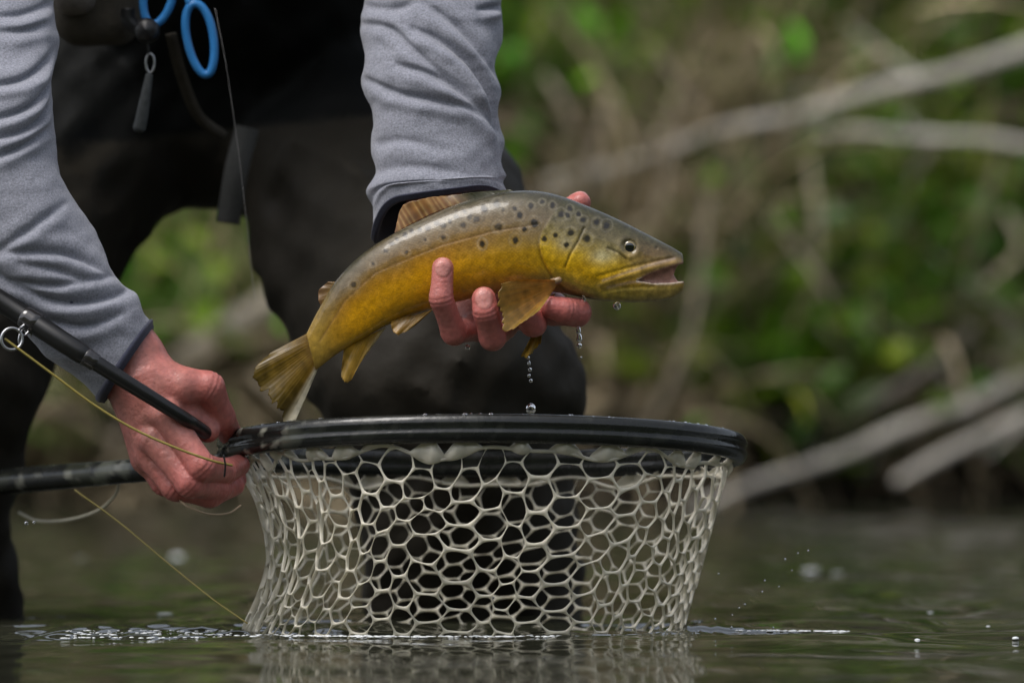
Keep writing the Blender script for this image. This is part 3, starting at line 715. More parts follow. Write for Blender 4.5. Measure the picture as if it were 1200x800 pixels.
    fin('anal_fin', [(453, 383), (430, 394), (403, 408)], [(420, 428, -2), (411, 446, -4), (404, 447, -3), (400, 440, -1), (401, 424, 1)], 15, ((.48, .28, .02), (.46, .30, .06)), wave=2.2, seed=2, thick=1.2, edge=(.25, .02, (.55, .46, .25)))
    fin('pelvic_fin', [(508, 362, -10), (490, 368, -9), (462, 373, -7)], [(478, 388, -16), (466, 392, -18), (461, 388, -16), (458, 379, -12)], 13, ((.40, .22, .02), (.40, .23, .04)), wave=1.0, seed=3, thick=1.1, edge=(.22, .02, (.55, .38, .10)))
    fin('pelvic_fin', [(508, 362, 10), (492, 367, 9), (474, 372, 7)], [(486, 382, 14), (474, 388, 16), (468, 384, 14), (466, 376, 12)], 8, ((.22, .12, .02), (.20, .12, .03)), seed=4)
    fin('adipose_fin', [(394, 330), (386, 342), (379, 354)], [(384, 330, 1), (374, 340, 2), (373, 350, 1), (376, 358, 0)], 5, ((.28, .17, .05), (.34, .20, .10)), seed=5, thick=2.0)
    fin('dorsal_fin', [(462, 273), (510, 249), (560, 232), (604, 225)], [(464, 266, 3), (467, 252, 4), (474, 240, 5), (490, 234, 5), (525, 229, 4), (560, 225, 3), (598, 222, 2)], 20, ((.22, .09, .02), (.34, .17, .06)), wave=2.0, seed=6, thick=1.3, pale=1.3, edge=(.45, .7, (.06, .06, .025)))
    fin('pectoral_fin', [(655, 328, -31), (653, 333, -31), (649, 340, -30)], [(610, 328, -66), (590, 333, -74), (584, 348, -76), (585, 366, -76), (592, 389, -76), (610, 380, -74), (632, 364, -62)], 20, ((.56, .25, .02), (.42, .26, .06)), wave=1.5, seed=7, thick=1.2, edge=(.86, 1.0, (.42, .30, .07)))
    fin('pectoral_fin', [(652, 342, 16), (648, 345, 16), (642, 347, 16)], [(622, 400, 2), (613, 412, 0), (613, 417, 0), (620, 416, 0), (634, 402, 2)], 12, ((.42, .26, .04), (.42, .27, .04)), wave=2, seed=8, thick=1.1)
    # fleshy root of the near pectoral fin
    v, f = tube(np.array([[(647 - 600) * S, -.0205, CZ + (400 - 331) * S], [(656 - 600) * S, -.0225, CZ + (400 - 328) * S]]), [.0034, .0028], 14)
    mesh_obj('fin_root', v, f, mat('fin_root_skin', base=(.26, .17, .09), rough=.25, noise=.15, nscale=300), root)
    tag(root, 'speckled golden brown trout with open mouth held over the landing net', 'trout')
build_trout()

# ------------------------------------------------------------------ landing net
HC = P(565, 525, .085); HA, HB = .2135, .140; TILT = math.tan(R(7.1))
def hoop_pt(th, k=1.0):
    c, s = np.cos(th), np.sin(th); e = 2 / 2.06
    x = np.sign(c) * np.abs(c) ** e * HA * k; y = np.sign(s) * np.abs(s) ** e * HB * k
    return np.stack([HC[0] + x, HC[1] + y, HC[2] - TILT * y - .0012 * np.cos(2 * th)], -1)
def hoop_even(n, k=1.0):
    th = np.linspace(0, 2 * np.pi, 4001); p = hoop_pt(th, k); L = np.concatenate([[0], np.cumsum(np.linalg.norm(np.diff(p, axis=0), axis=1))])
    return np.interp(np.linspace(0, L[-1], n, endpoint=False), L, th)
def camo(v, amount):
    n1 = vnoise(v * 62, 41); n2 = vnoise(v * 130 + 7, 42); n3 = vnoise(v * 34 + 3, 43)
    c = np.tile(np.array([.010, .011, .010]), (len(v), 1))
    for n, th, cc in ((n3, .1, (.055, .06, .04)), (n1, .28, (.20, .21, .16)), (n2, .45, (.34, .34, .28))):
        g = (sstep(th, th + .18, n) * amount)[:, None]; c = c * (1 - g) + g * np.array(cc)
    return c
def build_net():
    root = empty('landing_net', HC)
    rubber_blk = mat('hoop_lacquer', attr=True, rough=.2, spec=.5, noise=.1, nscale=100, bump=.0004, bscale=140, rnoise=.1)
    # hoop
    n = 360; th = hoop_even(n); c = hoop_pt(th); t = np.roll(c, -1, 0) - np.roll(c, 1, 0); t /= np.linalg.norm(t, axis=1)[:, None]
    up = np.array([0, TILT, 1.0]); up /= np.linalg.norm(up); up = np.array([0, -TILT, 1.0]) * 0 + up
    out = np.cross(t, up); out /= np.linalg.norm(out, axis=1)[:, None]
    m = 36; a = np.linspace(0, 2 * np.pi, m, endpoint=False)
    pr = np.sign(np.cos(a)) * np.abs(np.cos(a)) ** .75 * .0082; pz = np.sign(np.sin(a)) * np.abs(np.sin(a)) ** .8 * .0118
    pr = pr - .0028 * np.exp(-((pz + .0005) / .0016) ** 2) * np.sign(pr)
    v = (c[:, None] + out[:, None] * pr[None, :, None] + up * pz[None, :, None]).reshape(-1, 3)
    wl_ = sstep(.62, .98, -(v[:, 0] - HC[0]) / HA) 
    col = camo(v, .03 + .80 * wl_)
    mesh_obj('hoop', v, grid_faces(n, m, wrap_u=True, wrap_v=True), rubber_blk, root, col=col)
    # handle
    lp = hoop_pt(np.array([np.pi * .93]))[0]
    pts = [lp + np.array([.02, .0, -.004]), P(235, 547, .135), P(165, 551, .17), P(40, 561, .26), P(-120, 573, .37)]
    cc = spline(pts, 90); rr = np.interp(np.linspace(0, 1, 90), [0, .25, .4, 1], [.0085, .0098, .0105, .0125])
    v, f = tube(cc, rr, 20); mesh_obj('handle', v, f, rubber_blk, root, col=camo(v, .35))
    # bag: hexagonal rubber mesh
    zt = -.0105
    NC, NR = 62, 10
    ths = np.linspace(0, 2 * np.pi, 4001); hp = hoop_pt(ths, .965); L = np.concatenate([[0], np.cumsum(np.linalg.norm(np.diff(hp, axis=0), axis=1))]); L /= L[-1]
    rho = 1 + 1.7 * np.exp(-((L - .555) / .055) ** 2) + .3 * np.exp(-((L - .93) / .05) ** 2); L = np.concatenate([[0], np.cumsum((rho[1:] + rho[:-1]) / 2 * np.diff(L))]); L /= L[-1]     # gathered at the handle end
    bc = P(541, 745, .095)
    def bag(uv):
        """uv: columns 0..NC around, rows 0..NR down -> points"""
        th = np.interp((uv[:, 0] / NC) % 1.0, L, ths)
        v = uv[:, 1]
        top = hoop_pt(th, .965); top[:, 2] += zt
        cth, sth = np.cos(th), np.sin(th); e = 2 / 2.3
        bot = np.stack([bc[0] + np.sign(cth) * np.abs(cth) ** e * .1835, bc[1] + np.sign(sth) * np.abs(sth) ** e * .115, np.zeros(len(th))], 1)
        # rows are a little denser near the water
        f = v / 6.9; f = np.where(f < 1, 1.16 * f - .16 * f * f, 1 + .84 * (f - 1))
        p = top * (1 - f[:, None]) + bot * f[:, None]
        p[:, 2] = top[:, 2] * (1 - f) + bot[:, 2] * f
        le = sstep(.25, .95, -cth)
        arch = np.sin(np.pi * np.clip(f, 0, 1))
        p[:, 0] += le * (.024 * arch + .0)
        p[:, 1] += -.012 * arch * np.clip(-sth, 0, 1) + .01 * arch * np.clip(sth, 0, 1)
        fold = le * arch * .006 * np.sin(uv[:, 0] * 2.1 + v * .5)
        p[:, 0] += fold * np.abs(sth); p[:, 1] += fold * 1.4
        w = .005 * vnoise(np.stack([uv[:, 0] * .45, v * .45, v * 0], 1), 51); p[:, 1] += w * np.clip(f * 3, 0, 1); p[:, 0] += .6 * w * np.clip(f * 3, 0, 1)
        return p
    corners = np.array([(2 / 3, 0), (1 / 3, .5), (-1 / 3, .5), (-2 / 3, 0), (-1 / 3, -.5), (1 / 3, -.5)])
    per = 4; outer = np.vstack([corners[i] * (1 - k / per) + corners[(i + 1) % 6] * k / per for i in range(6) for k in range(per)])
    ang = np.arctan2(outer[:, 1], outer[:, 0] * .85); circ = np.stack([.572 * np.cos(ang), .470 * np.sin(ang)], 1)
    hole = .32 * outer * .90 + .68 * circ
    NP = 8; ph = np.linspace(0, np.pi, NP); T = .0030
    mb = MB()
    cells = []
    for i in range(NC):
        for j in range(NR):
            cells.append((i + .5, j + .5 + .5 * (i % 2)))
    cells = np.array(cells)
    nb_ = len(outer)
    def warp(uv):
        w = np.stack([uv[:, 0] % NC * .9, uv[:, 1] * .9, uv[:, 0] * 0], 1)
        o = uv.copy(); o[:, 0] += .17 * vnoise(w, 61) + .75 * vnoise(w * .33, 63); o[:, 1] += (.15 * vnoise(w, 62) + .55 * vnoise(w * .33, 64)) * np.clip(uv[:, 1], 0, 1); return o
    cordv = lambda u: .30 + .16 * np.sin(2 * np.pi * u / 5.6) + .10 * np.sin(2 * np.pi * u / 3.5 + 1)
    blend = np.sin(ph) ** .8
    UV = np.concatenate([(outer * (1 - b) + hole * b)[None] for b in blend])           # NP, nb, 2
    allv = []; allf = []
    base = grid_faces(NP, nb_, wrap_v=True)
    for ci, c in enumerate(cells):
        sc_ = 1 + .04 * math.sin(ci * 12.9898) 
        cu = np.concatenate([(outer * (1 - b) + (hole * sc_) * b)[None] for b in blend]).reshape(-1, 2) + c
        q = warp(cu)
        q[:, 1] = np.maximum(q[:, 1] + .12, cordv(q[:, 0]))
        allv.append(q); allf.append(base + ci * NP * nb_)
    q = np.vstack(allv); p = bag(q)
    e = 1e-2; pu = bag(q + np.array([e, 0])) - p; pv = bag(q + np.array([0, e])) - p
    nn = np.cross(pu, pv); nn /= np.linalg.norm(nn, axis=1)[:, None] + 1e-12
    off = np.tile(np.repeat(np.cos(ph), nb_), len(cells)) * T / 2
    p = p + nn * off[:, None]
    mesh_obj('net_bag', p, np.vstack(allf), M['rubber'], root)
    # top cord of the bag and the loose tabs that tie it to the hoop
    u = np.linspace(0, NC, 1200, endpoint=False); cv = cordv(u); cp = bag(np.stack([u, cv], 1))
    t_, n_, b_ = frames(cp); a_ = np.linspace(0, 2 * np.pi, 8, endpoint=False)
    v = (cp[:, None] + .00155 * (np.cos(a_)[None, :, None] * n_[:, None] + np.sin(a_)[None, :, None] * b_[:, None])).reshape(-1, 3)
    mesh_obj('bag_cord', v, grid_faces(1200, 8, wrap_u=True, wrap_v=True), M['rubber'], root)
    tab_u = np.arange(0, NC, 1.75)
    for k, uc in enumerate(tab_u):
        hw = rng.uniform(.55, .95); nu, nv = 25, 9
        uu_ = uc + np.linspace(-hw, hw, nu) + rng.uniform(-.3, .3); e_ = np.linspace(0, 1, nv)
        peak = np.cos(np.linspace(-1, 1, nu) * np.pi / 2) ** rng.uniform(.7, 1.5)
        topv = cordv(uu_) - (cordv(uu_) + .10) * peak
        lowv = cordv(uu_) + .10 * peak * rng.uniform(0, 1.5)
        lay = []
        for side in (0, 1):
            vv = topv[:, None] * (1 - e_) + lowv[:, None] * e_
            q = bag(np.stack([np.repeat(uu_, nv), vv.ravel()], 1))
            th = np.interp((np.repeat(uu_, nv) / NC) % 1.0, L, ths); o_ = np.stack([np.cos(th), np.sin(th) * 1.2, 0 * th], 1)
            pk = (.0035 * np.sin(np.pi * e_)[None] * peak[:, None]).ravel() + .0015 * np.sin(np.repeat(uu_, nv) * 7 + k)
            lay.append(q + o_ * (pk + (.0006 if side else -.0006))[:, None])
        F1 = grid_faces(nu, nv); n0 = nu * nv
        rim = np.concatenate([np.arange(nv), np.arange(1, nu) * nv + nv - 1, (nu - 1) * nv + np.arange(nv - 2, -1, -1), np.arange(nu - 2, -1, -1) * nv])
        mesh_obj('net_tab', np.vstack(lay), np.vstack([F1, F1[:, ::-1] + n0, np.stack([rim[:-1], rim[1:], rim[1:] + n0, rim[:-1] + n0], 1)]), M['rubber'], root)
    tag(root, 'landing net with black oval hoop, camouflage handle and clear rubber mesh bag', 'landing net')
build_net()

# ------------------------------------------------------------------ the angler
def finger_sdf(p, ch, k=.0022):
    d = None
    for (a, ra), (b, rb) in zip(ch[:-1], ch[1:]):
        q = cap(p, a, b, ra, rb); d = q if d is None else smin(d, q, k)
    return d
def hand_mesh(palm, fingers, nails, lo, hi, h, kp=.007, base_col=(.42, .158, .130), extra=None):
    palm = [(P(*a[:3]), a[3] * S, P(*b[:3]), b[3] * S, *(c[2:] if len(c) > 2 else ())) for c in palm for a, b in [(c[0], c[1])]]
    fch = [[(P(*j[:3]).astype(np.float32), j[3] * S) for j in f] for f in fingers]
    nl = []
    for fi, nd in nails:
        a, b = fch[fi][-2][0], fch[fi][-1][0]; ax = (b - a) / np.linalg.norm(b - a); nd = np.array(nd, np.float32); nd = nd - ax * (nd @ ax); nd /= np.linalg.norm(nd)
        lat = np.cross(ax, nd); r = fch[fi][-1][1]; nl.append((b + nd * r * .72 - ax * r * .05, ax, lat, nd, r))
    def fn(p):
        d = None
        for a, ra, b, rb, *sy in palm:
            q = cap(p, a, b, ra, rb, *(sy or (1.0,))); d = q if d is None else smin(d, q, kp)
        F = None
        for f in fch:
            q = finger_sdf(p, f); 
            # knuckle creases at the joints
            for (j0, r0), (j1, r1), (j2, r2) in zip(f[:-2], f[1:-1], f[2:]):
                ax = (j2 - j0) / np.linalg.norm(j2 - j0); dd = p - j1; al = dd @ ax.astype(np.float32); rad = np.sqrt((dd * dd).sum(1))
                near = np.exp(-(rad / (1.35 * r1)) ** 6)
                q = q + near * (.0008 * np.exp(-((al - .002) / .0011) ** 2) + .0008 * np.exp(-((al + .0018) / .0011) ** 2)) - near * .0008
            F = q if F is None else smin(F, q, .0012)
        d = smin(d, F, .0055)
        for c, ax, lat, nd, r in nl:
            q = p - c; e = np.sqrt(((q @ ax) / (r * .98)) ** 2 + ((q @ lat) / (r * .80)) ** 2); up = (q @ nd) > -r * .5
            d = d + np.where(up, .0004 * np.exp(-((e - 1.0) / .16) ** 2) - .00035 * sstep(1.0, .85, e), 0) * (np.sqrt((q * q).sum(1)) < 2 * r)
        return d
    F = eval_grid(fn, lo, hi, h); V, Q = surface_nets(F, lo, h); V = relax(V, Q, 3)
    v32 = V.astype(np.float32)
    C = np.tile(np.array(base_col), (len(V), 1))
    n1 = vnoise(V * 90, 81); n2 = vnoise(V * 260, 82)
    C = C * (1 + .10 * n1 + .06 * n2)[:, None] * np.stack([1 + 0 * n1, 1 - .07 * n1, 1 - .05 * n1], 1)
    for f in fch:
        for k_, (j, r) in enumerate(f[1:]):
            w = np.exp(-(np.linalg.norm(V - j, axis=1) / (1.6 * r)) ** 2)[:, None] * (.5 if k_ < len(f) - 2 else .6)
            C = C * (1 - w) + w * np.array([.48, .115, .105])
    for c, ax, lat, nd, r in nl:
        q = V - c; e = np.sqrt(((q @ ax) / (r * .98)) ** 2 + ((q @ lat) / (r * .80)) ** 2); g = (sstep(1.0, .86, e) * ((q @ nd) > -r * .5) * (np.linalg.norm(q, axis=1) < 1.6 * r))[:, None]
        C = C * (1 - g) + g * np.array([.52, .215, .185])
        tip = (.5 * g[:, 0] * sstep(.74, .9, (q @ ax) / r))[:, None]; C = C * (1 - tip) + tip * np.array([.66, .48, .42])
    return V, Q, C

person = empty('person', P(330, 900, .5))
# hand under the fish
fgA = [
    [(560, 384, .030, 14.5), (532, 389, -.022, 14.5), (517, 350, -.040, 13.2), (519, 314, -.037, 12.6)],
    [(590, 384, .030, 15), (577, 395, -.026, 15), (569, 365, -.042, 14.2), (567, 350, -.041, 14)],
    [(622, 376, .028, 15), (625, 379, -.014, 15), (612, 366, -.027, 14), (607, 356, -.026, 13)],
    [(650, 366, .026, 15.5), (676, 366, -.004, 16), (662, 364, -.016, 14.5), (646, 360, -.019, 13)],
    [(572, 335, .050, 18), (612, 296, .050, 16.5), (650, 254, .040, 15), (680, 237, .030, 12.5)],
]
palmA = [((500, 190, .085, 34), (515, 265, .075, 33), 1.35), ((515, 265, .075, 33), (560, 345, .055, 30), 1.3), ((560, 345, .055, 30), (585, 372, .035, 24)), ((548, 350, .055, 26), (562, 380, .032, 19)), ((565, 345, .055, 26), (622, 368, .033, 20)), ((570, 335, .055, 26), (648, 360, .032, 19)), ((548, 320, .06, 26), (590, 318, .055, 22))]
VA, QA, CA = hand_mesh(palmA, fgA, [(0, (.0, -1, .0)), (1, (0, -1, .1)), (4, (0, .4, 1))], P(445, 425, 0) * [1, 0, 1] + [0, -.062, 0], P(705, 215, 0) * [1, 0, 1] + [0, .125, 0], .0009)
# hand on the net
fgB = [
    [(196, 488, -.028, 17.5), (236, 547, -.040, 16.5), (262, 552, -.004, 14.5), (280, 545, .026, 13)],
    [(181, 515, -.022, 17), (222, 566, -.036, 16), (256, 572, .000, 14.5), (276, 562, .028, 13)],
    [(174, 534, -.008, 16), (205, 571, -.018, 15), (246, 580, -.002, 14), (274, 568, .018, 13)],
    [(172, 540, .008, 14.5), (192, 566, .004, 14), (226, 574, .016, 13), (254, 568, .030, 12)],
    [(188, 450, -.008, 25), (244, 454, -.010, 18.5), (259, 488, .012, 16), (271, 511, .058, 14)],
]
palmB = [((40, 270, .0, 50), (150, 424, .0, 44), 1.25), ((150, 424, .0, 43), (172, 452, .0, 40), 1.3), ((172, 452, -.004, 38), (186, 482, -.014, 27)), ((165, 460, .002, 34), (178, 515, -.008, 24)), ((160, 465, .008, 28), (172, 535, .004, 20)), ((180, 448, -.005, 30), (212, 455, -.012, 24)), ((185, 470, -.006, 24), (215, 490, -.008, 18)), ((205, 468, -.004, 20), (243, 504, .001, 14.5))]
VB, QB, CB = hand_mesh(palmB, fgB, [(4, (.5, -.4, 1))], P(70, 610, 0) * [1, 0, 1] + [0, -.068, 0], P(312, 330, 0) * [1, 0, 1] + [0, .065, 0], .001)
# the rest of the body, inside the clothes
HIPC, CHEST = P(285, 110, .62), P(262, -330, .42)
SHR, SHL = P(20, -430, .30), P(470, -430, .36)         # shoulders above the frame
ELR, ELL = P(-14, 20, .07), P(505, -60, .16)
HIPR, KNR, ANR = P(105, 130, .60), P(-70, 430, .33), P(-62, 900, .48)
HIPL, KNL, ANL = P(408, 150, .60), P(525, 440, .34), P(580, 900, .50)
HEAD = P(262, -690, .12)
def body_fn(p):
    d = cap(p, HIPC + [0, 0, .08], CHEST, .10, .145, 1.2)
    d = smin(d, cap(p, SHR, SHL, .06, .06), .06)
    for s_, e_, w_ in ((SHR, ELR, P(100, 354, .0)), (SHL, ELL, P(508, 230, .085))):
        d = smin(d, cap(p, s_, e_, .05, .038), .03)
        if w_[0] < -.2:
            for q0, q1 in ((e_, P(-14, 150, .03)), (P(-14, 150, .03), P(25, 270, .005)), (P(25, 270, .005), w_)): d = smin(d, cap(p, q0, q1, .034, .030), .01)
        else: d = smin(d, cap(p, e_, w_, .036, .022), .01)
    for a, b, c in ((HIPR, KNR, ANR), (HIPL, KNL, ANL)):
        d = smin(d, cap(p, a, b, .075, .055), .02); d = smin(d, cap(p, b, c, .052, .04), .015)
    d = smin(d, cap(p, CHEST + [0, -.04, .09], HEAD + [0, .06, -.03], .055, .05), .04)
    hd = ell(p, HEAD, (.075, .095, .105)); hd = smin(hd, ell(p, HEAD + [0, -.03, -.075], (.052, .06, .06)), .03)
    hd = smin(hd, ell(p, HEAD + [0, -.10, -.035], (.014, .025, .022)), .012)
    for s_ in (-1, 1):
        hd = smin(hd, ell(p, HEAD + [s_ * .077, .01, -.015], (.012, .02, .032)), .006)
        hd = -smin(-hd, ell(p, HEAD + [s_ * .03, -.105, .0], (.02, .022, .014)), .012)
    return smin(d, hd, .015)
lo, hi = np.array([-.75, -.15, -.36]), np.array([.2, .95, 1.25])
F = eval_grid(body_fn, lo, hi, .011); VC, QC = surface_nets(F, lo, .011)
CC = np.tile(np.array((.50, .27, .22)), (len(VC), 1))
Vb = np.vstack([VA, VB, VC]); Qb = np.vstack([QA, QB + len(VA), QC + len(VA) + len(VB)])
mesh_obj('body', Vb, Qb, M['skin'], person, col=np.vstack([CA, CB, CC]))
hair = lambda p: np.maximum(ell(p, HEAD + [0, .008, .012], (.082, .098, .108)), -(ell(p, HEAD + [0, -.09, -.05], (.09, .09, .085))))
F = eval_grid(hair, HEAD - .13, HEAD + .14, .007); v, f = surface_nets(F, HEAD - .13, .007); mesh_obj('hair', v, f, mat('hair', base=(.04, .025, .015), rough=.6, noise=.3, nscale=90), person)

# waders
def wader_fn(p):
    d = cap(p, HIPC + [0, 0, .06], CHEST, .16, .185, 1.15)
    hip = cap(p, HIPR + [.02, 0, 0], HIPL - [.0, 0, 0], .078, .084, 1.0); d = smin(d, hip, .02)
    for a, b, c, k_ in ((HIPR, KNR, ANR, .068), (HIPL, KNL, ANL, .098)):
        d = smin(d, cap(p, a, b, .112 if k_ < .08 else .124, k_ + .012), .02); d = smin(d, cap(p, b, c, k_ + .004, k_ - .012), .02)
    q = np.stack([(p[:, 0] + p[:, 2]) * 9, p[:, 1] * 10, (p[:, 2] - p[:, 0]) * 30], 1); q2 = np.stack([(p[:, 0] - p[:, 2]) * 8, p[:, 1] * 10, (p[:, 2] + p[:, 0]) * 26], 1)
    n = .010 * vnoise(p * np.array([9, 9, 14], np.float32), 91) + .011 * np.abs(vnoise(q, 92)) + .009 * np.abs(vnoise(q2, 93)) - .008
    return d + n
lo, hi = np.array([-.78, .05, -.36]), np.array([.22, 1.0, .82])
F = eval_grid(wader_fn, lo, hi, .0075)
F[:, :, 0] = np.maximum(F[:, :, 0], .001); F[:, :, -1] = np.maximum(F[:, :, -1], .001)
v, f = surface_nets(F, lo, .0075); v = relax(v, f, 3); pxw = to_px(v); g = sstep(158, 150, pxw[:, 1] + .10 * (pxw[:, 0] - 250))[:, None]      # near-black above: dark gear plus torso shade in the colour; olive cloth below
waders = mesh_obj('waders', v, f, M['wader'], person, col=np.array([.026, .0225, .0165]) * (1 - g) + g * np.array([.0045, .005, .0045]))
# webbing strap hanging at the crotch, and belt
def strap(name, pts, w, m, parent, n=30, th=.0012):
    c = spline(pts, n); t = np.gradient(c, axis=0); t /= np.linalg.norm(t, axis=1)[:, None]; s_ = np.cross(t, np.array([0, -1.0, 0])); s_ /= np.linalg.norm(s_, axis=1)[:, None]
    nn = np.cross(s_, t); prof = [(-.5, -1), (.5, -1), (.5, 1), (-.5, 1)]
    v = (c[:, None] + np.stack([s_ * w * a + nn * th * b for a, b in prof], 1)).reshape(-1, 3)
    f = np.vstack([grid_faces(n, 4, wrap_v=True), [[0, 1, 2, 3]], [[4 * n - 4, 4 * n - 1, 4 * n - 2, 4 * n - 3]]])
    return mesh_obj(name, v, f, m, parent, smooth=False)
strap('strap', [P(290, 150, .42), P(277, 200, .40), P(267, 262, .40)], .021, M['strap'], waders)

# sleeves
def fold_disp(px, folds):
    d = np.zeros(len(px))
    for pts, amp, wid in folds:
        poly = spline(pts, 14); dd, sd_, par = dist_poly(px, [tuple(q) for q in poly])
        env = np.sin(np.pi * np.clip(par * .92 + .06, 0, 1)) ** .6
        x = dd * sd_ / wid
        d += amp * 1.45 * env * (-1.0 * np.exp(-(x / .7) ** 2) + .75 * np.exp(-((x - 1.9) / 1.3) ** 2) + .35 * np.exp(-((x + 1.9) / 1.5) ** 2))
    return d
def sleeve(stations, folds, depth, cuff_px, seed, col, lift=0.0, hem=None):
    """stations: (lx,ly, rx,ry, Y) edge pixels down the arm"""
    st = spline(np.array(stations, float), 300) if False else None
    a = np.array(stations, float); u = np.linspace(0, 1, len(a)); n, m = 330, 260
    sp = spline(np.hstack([a[:, [0, 1]], a[:, [4]], a[:, [2, 3]]]), 3) if False else None
    def crv(cols):
        q = a[:, cols]; qq = np.vstack([2 * q[0] - q[1], q, 2 * q[-1] - q[-2]]); x = np.linspace(0, len(q) - 1, n); i = np.minimum(x.astype(int), len(q) - 2); t = (x - i)[:, None]
        A, B, C, E = qq[i], qq[i + 1], qq[i + 2], qq[i + 3]
        return .5 * (2 * B + (C - A) * t + (2 * A - 5 * B + 4 * C - E) * t ** 2 + (-A + 3 * B - 3 * C + E) * t ** 3)
    l, r, Y = crv([0, 1]), crv([2, 3]), crv([4])[:, 0]
    k = S * (D + Y) / D
    to3 = lambda q: np.stack([(q[:, 0] - 600) * k, Y, CZ + (400 - q[:, 1]) * k], 1)
    Lw, Rw = to3(l), to3(r); c = (Lw + Rw) / 2; hw = (Rw - Lw) / 2; hr = np.linalg.norm(hw, axis=1)
    an = np.linspace(0, 2 * np.pi, m, endpoint=False); ca, sa = np.cos(an), np.sin(an)
    dirs = hw[:, None] / hr[:, None, None] * ca[None, :, None] + np.array([0, -1.0, 0]) * sa[None, :, None]
    rad = 1 / np.sqrt((ca[None] / hr[:, None]) ** 2 + (sa[None] / (hr[:, None] * depth)) ** 2)
    v = c[:, None] + dirs * rad[..., None]
    px = to_px(v.reshape(-1, 3))
    fd = fold_disp(px, folds).reshape(n, m); front = sstep(-.15, .45, sa)[None]
    nz = vnoise(v.reshape(-1, 3) * 34, seed).reshape(n, m) * .0018 + vnoise(v.reshape(-1, 3) * np.array([80, 80, 120]), seed + 1).reshape(n, m) * .0007
    rings = .0022 * np.sin(np.linspace(0, 40, n)[:, None] + 2 * vnoise(v.reshape(-1, 3) * 14, seed + 2).reshape(n, m)) * (1 - front)
    v = v + dirs * (fd * front + nz + rings)[..., None]
    if lift:
        ax_ = c[-1] - c[-20]; ax_ /= np.linalg.norm(ax_); wr = sstep(.80, 1.0, np.linspace(0, 1, n)) ** 1.0
        v = v - ax_ * (lift * wr[:, None] * sstep(-.2, .8, sa)[None] * (1 - .25 * ca[None]))[..., None]
    vv = v.reshape(-1, 3); nn = vnoise(vv * 700, seed + 5) * .5 + vnoise(vv * np.array([300, 300, 300]), seed + 6) * .5
    C = np.array(col) * (1 + .10 * nn)[:, None]
    o = mesh_obj('sleeve', vv, grid_faces(n, m, wrap_v=True), M['knit'], person, col=C)
    # cuff: folded hem, outside then inside
    nc = int(cuff_px); ring = v[-nc:]
    cent = ring.mean(1, keepdims=True); out = (ring - cent); out /= np.linalg.norm(out, axis=2, keepdims=True)
    dax = c[-1] - c[-8]; dax /= np.linalg.norm(dax); pts = []
    tt = np.linspace(0, 1, nc)
    for q, w in zip(ring, tt): pts.append(q + out[-1] * (.0008 + .0016 * math.sin(math.pi * w) ** .5))
    pts.append(ring[-1] + dax * .0022 + out[-1] * .0002); pts.append(ring[-1] + dax * .0022 - out[-1] * .0022)
    for q in v[-1:-80:-6]: pts.append(q - out[-1] * .0042)
    pts = np.array(pts); mesh_obj('cuff', pts.reshape(-1, 3), grid_faces(len(pts), m, wrap_v=True), M['cuff'], o)
    return o
KC = (.255, .262, .305)
a8 = lambda l: [(400 + x * .375, y * .375) for x, y in l]
foldsA = [(a8([(225, 92), (310, 128), (400, 200), (450, 290), (490, 390), (512, 490)]), .0046, 6), (a8([(180, 205), (270, 230), (360, 280), (440, 350), (495, 425)]), .0036, 6), (a8([(75, 248), (170, 290), (280, 312), (400, 342), (480, 400)]), .0030, 6),
          (a8([(65, 75), (150, 88), (230, 160), (330, 245), (400, 290)]), .0024, 6), (a8([(265, 15), (370, 90), (440, 175), (482, 240)]), .0034, 6), (a8([(95, 640), (140, 600), (200, 588), (300, 586)]), .0026, 7), (a8([(90, 450), (200, 440), (330, 470)]), .0014, 8), (a8([(100, 540), (230, 520), (400, 545)]), .0012, 8), (a8([(60, 20), (160, 30), (250, 5)]), .0022, 7), (a8([(430, 30), (470, 24), (520, 20)]), .004, 5)]
sleeve([(405, -330, 600, -340, .30), (412, -160, 598, -160, .21), (424, -40, 592, -30, .145), (426, 40, 586, 40, .115), (427, 95, 583, 90, .10), (435, 150, 588, 150, .09), (440, 198, 592, 195, .083), (433, 232, 593, 214, .08), (440, 282, 594, 240, .079)], foldsA, .80, 5, 101, KC, lift=.024)
b4 = lambda l: [(x * .4, 200 + y * .4) for x, y in l]; b5 = lambda l: [(x * .25, y * .25) for x, y in l]
foldsB = [(b5([(-40, 405), (90, 380), (200, 310), (262, 230)]), .0042, 6), (b5([(-30, 560), (100, 520), (190, 450), (245, 370)]), .0038, 5), (b5([(-20, 650), (90, 620), (180, 560), (240, 440)]), .0036, 5), (b5([(-20, 740), (90, 690), (170, 640), (225, 590)]), .0032, 5), (b5([(-30, 80), (90, 75), (190, 40), (250, 10)]), .003, 6), (b5([(-20, 150), (110, 145), (220, 110)]), .0025, 6),
          (b4([(-30, 250), (60, 190), (150, 125), (200, 90)]), .0022, 6), (b4([(10, 240), (120, 238), (220, 250), (310, 300)]), .0030, 6), (b4([(-10, 300), (80, 350), (200, 385), (330, 370), (390, 340)]), .0036, 6), (b4([(30, 320), (140, 335), (240, 330)]), .0026, 5), (b4([(150, 440), (250, 455), (360, 420)]), .0024, 6), (b4([(60, 270), (160, 290), (260, 320), (360, 300)]), .0018, 5), (b4([(120, 490), (200, 520), (270, 540)]), .0018, 6)]
sleeve([(-70, -420, 110, -420, .26), (-85, -200, 80, -210, .17), (-90, -40, 66, -30, .09), (-92, 60, 67, 52, .05), (-92, 150, 62, 110, .02), (-76, 240, 66, 185, .005), (-30, 330, 98, 252, .0), (32, 395, 140, 325, .0), (82, 438, 163, 352, .0), (121, 468, 177, 382, .0)], foldsB, .85, 8, 131, KC)
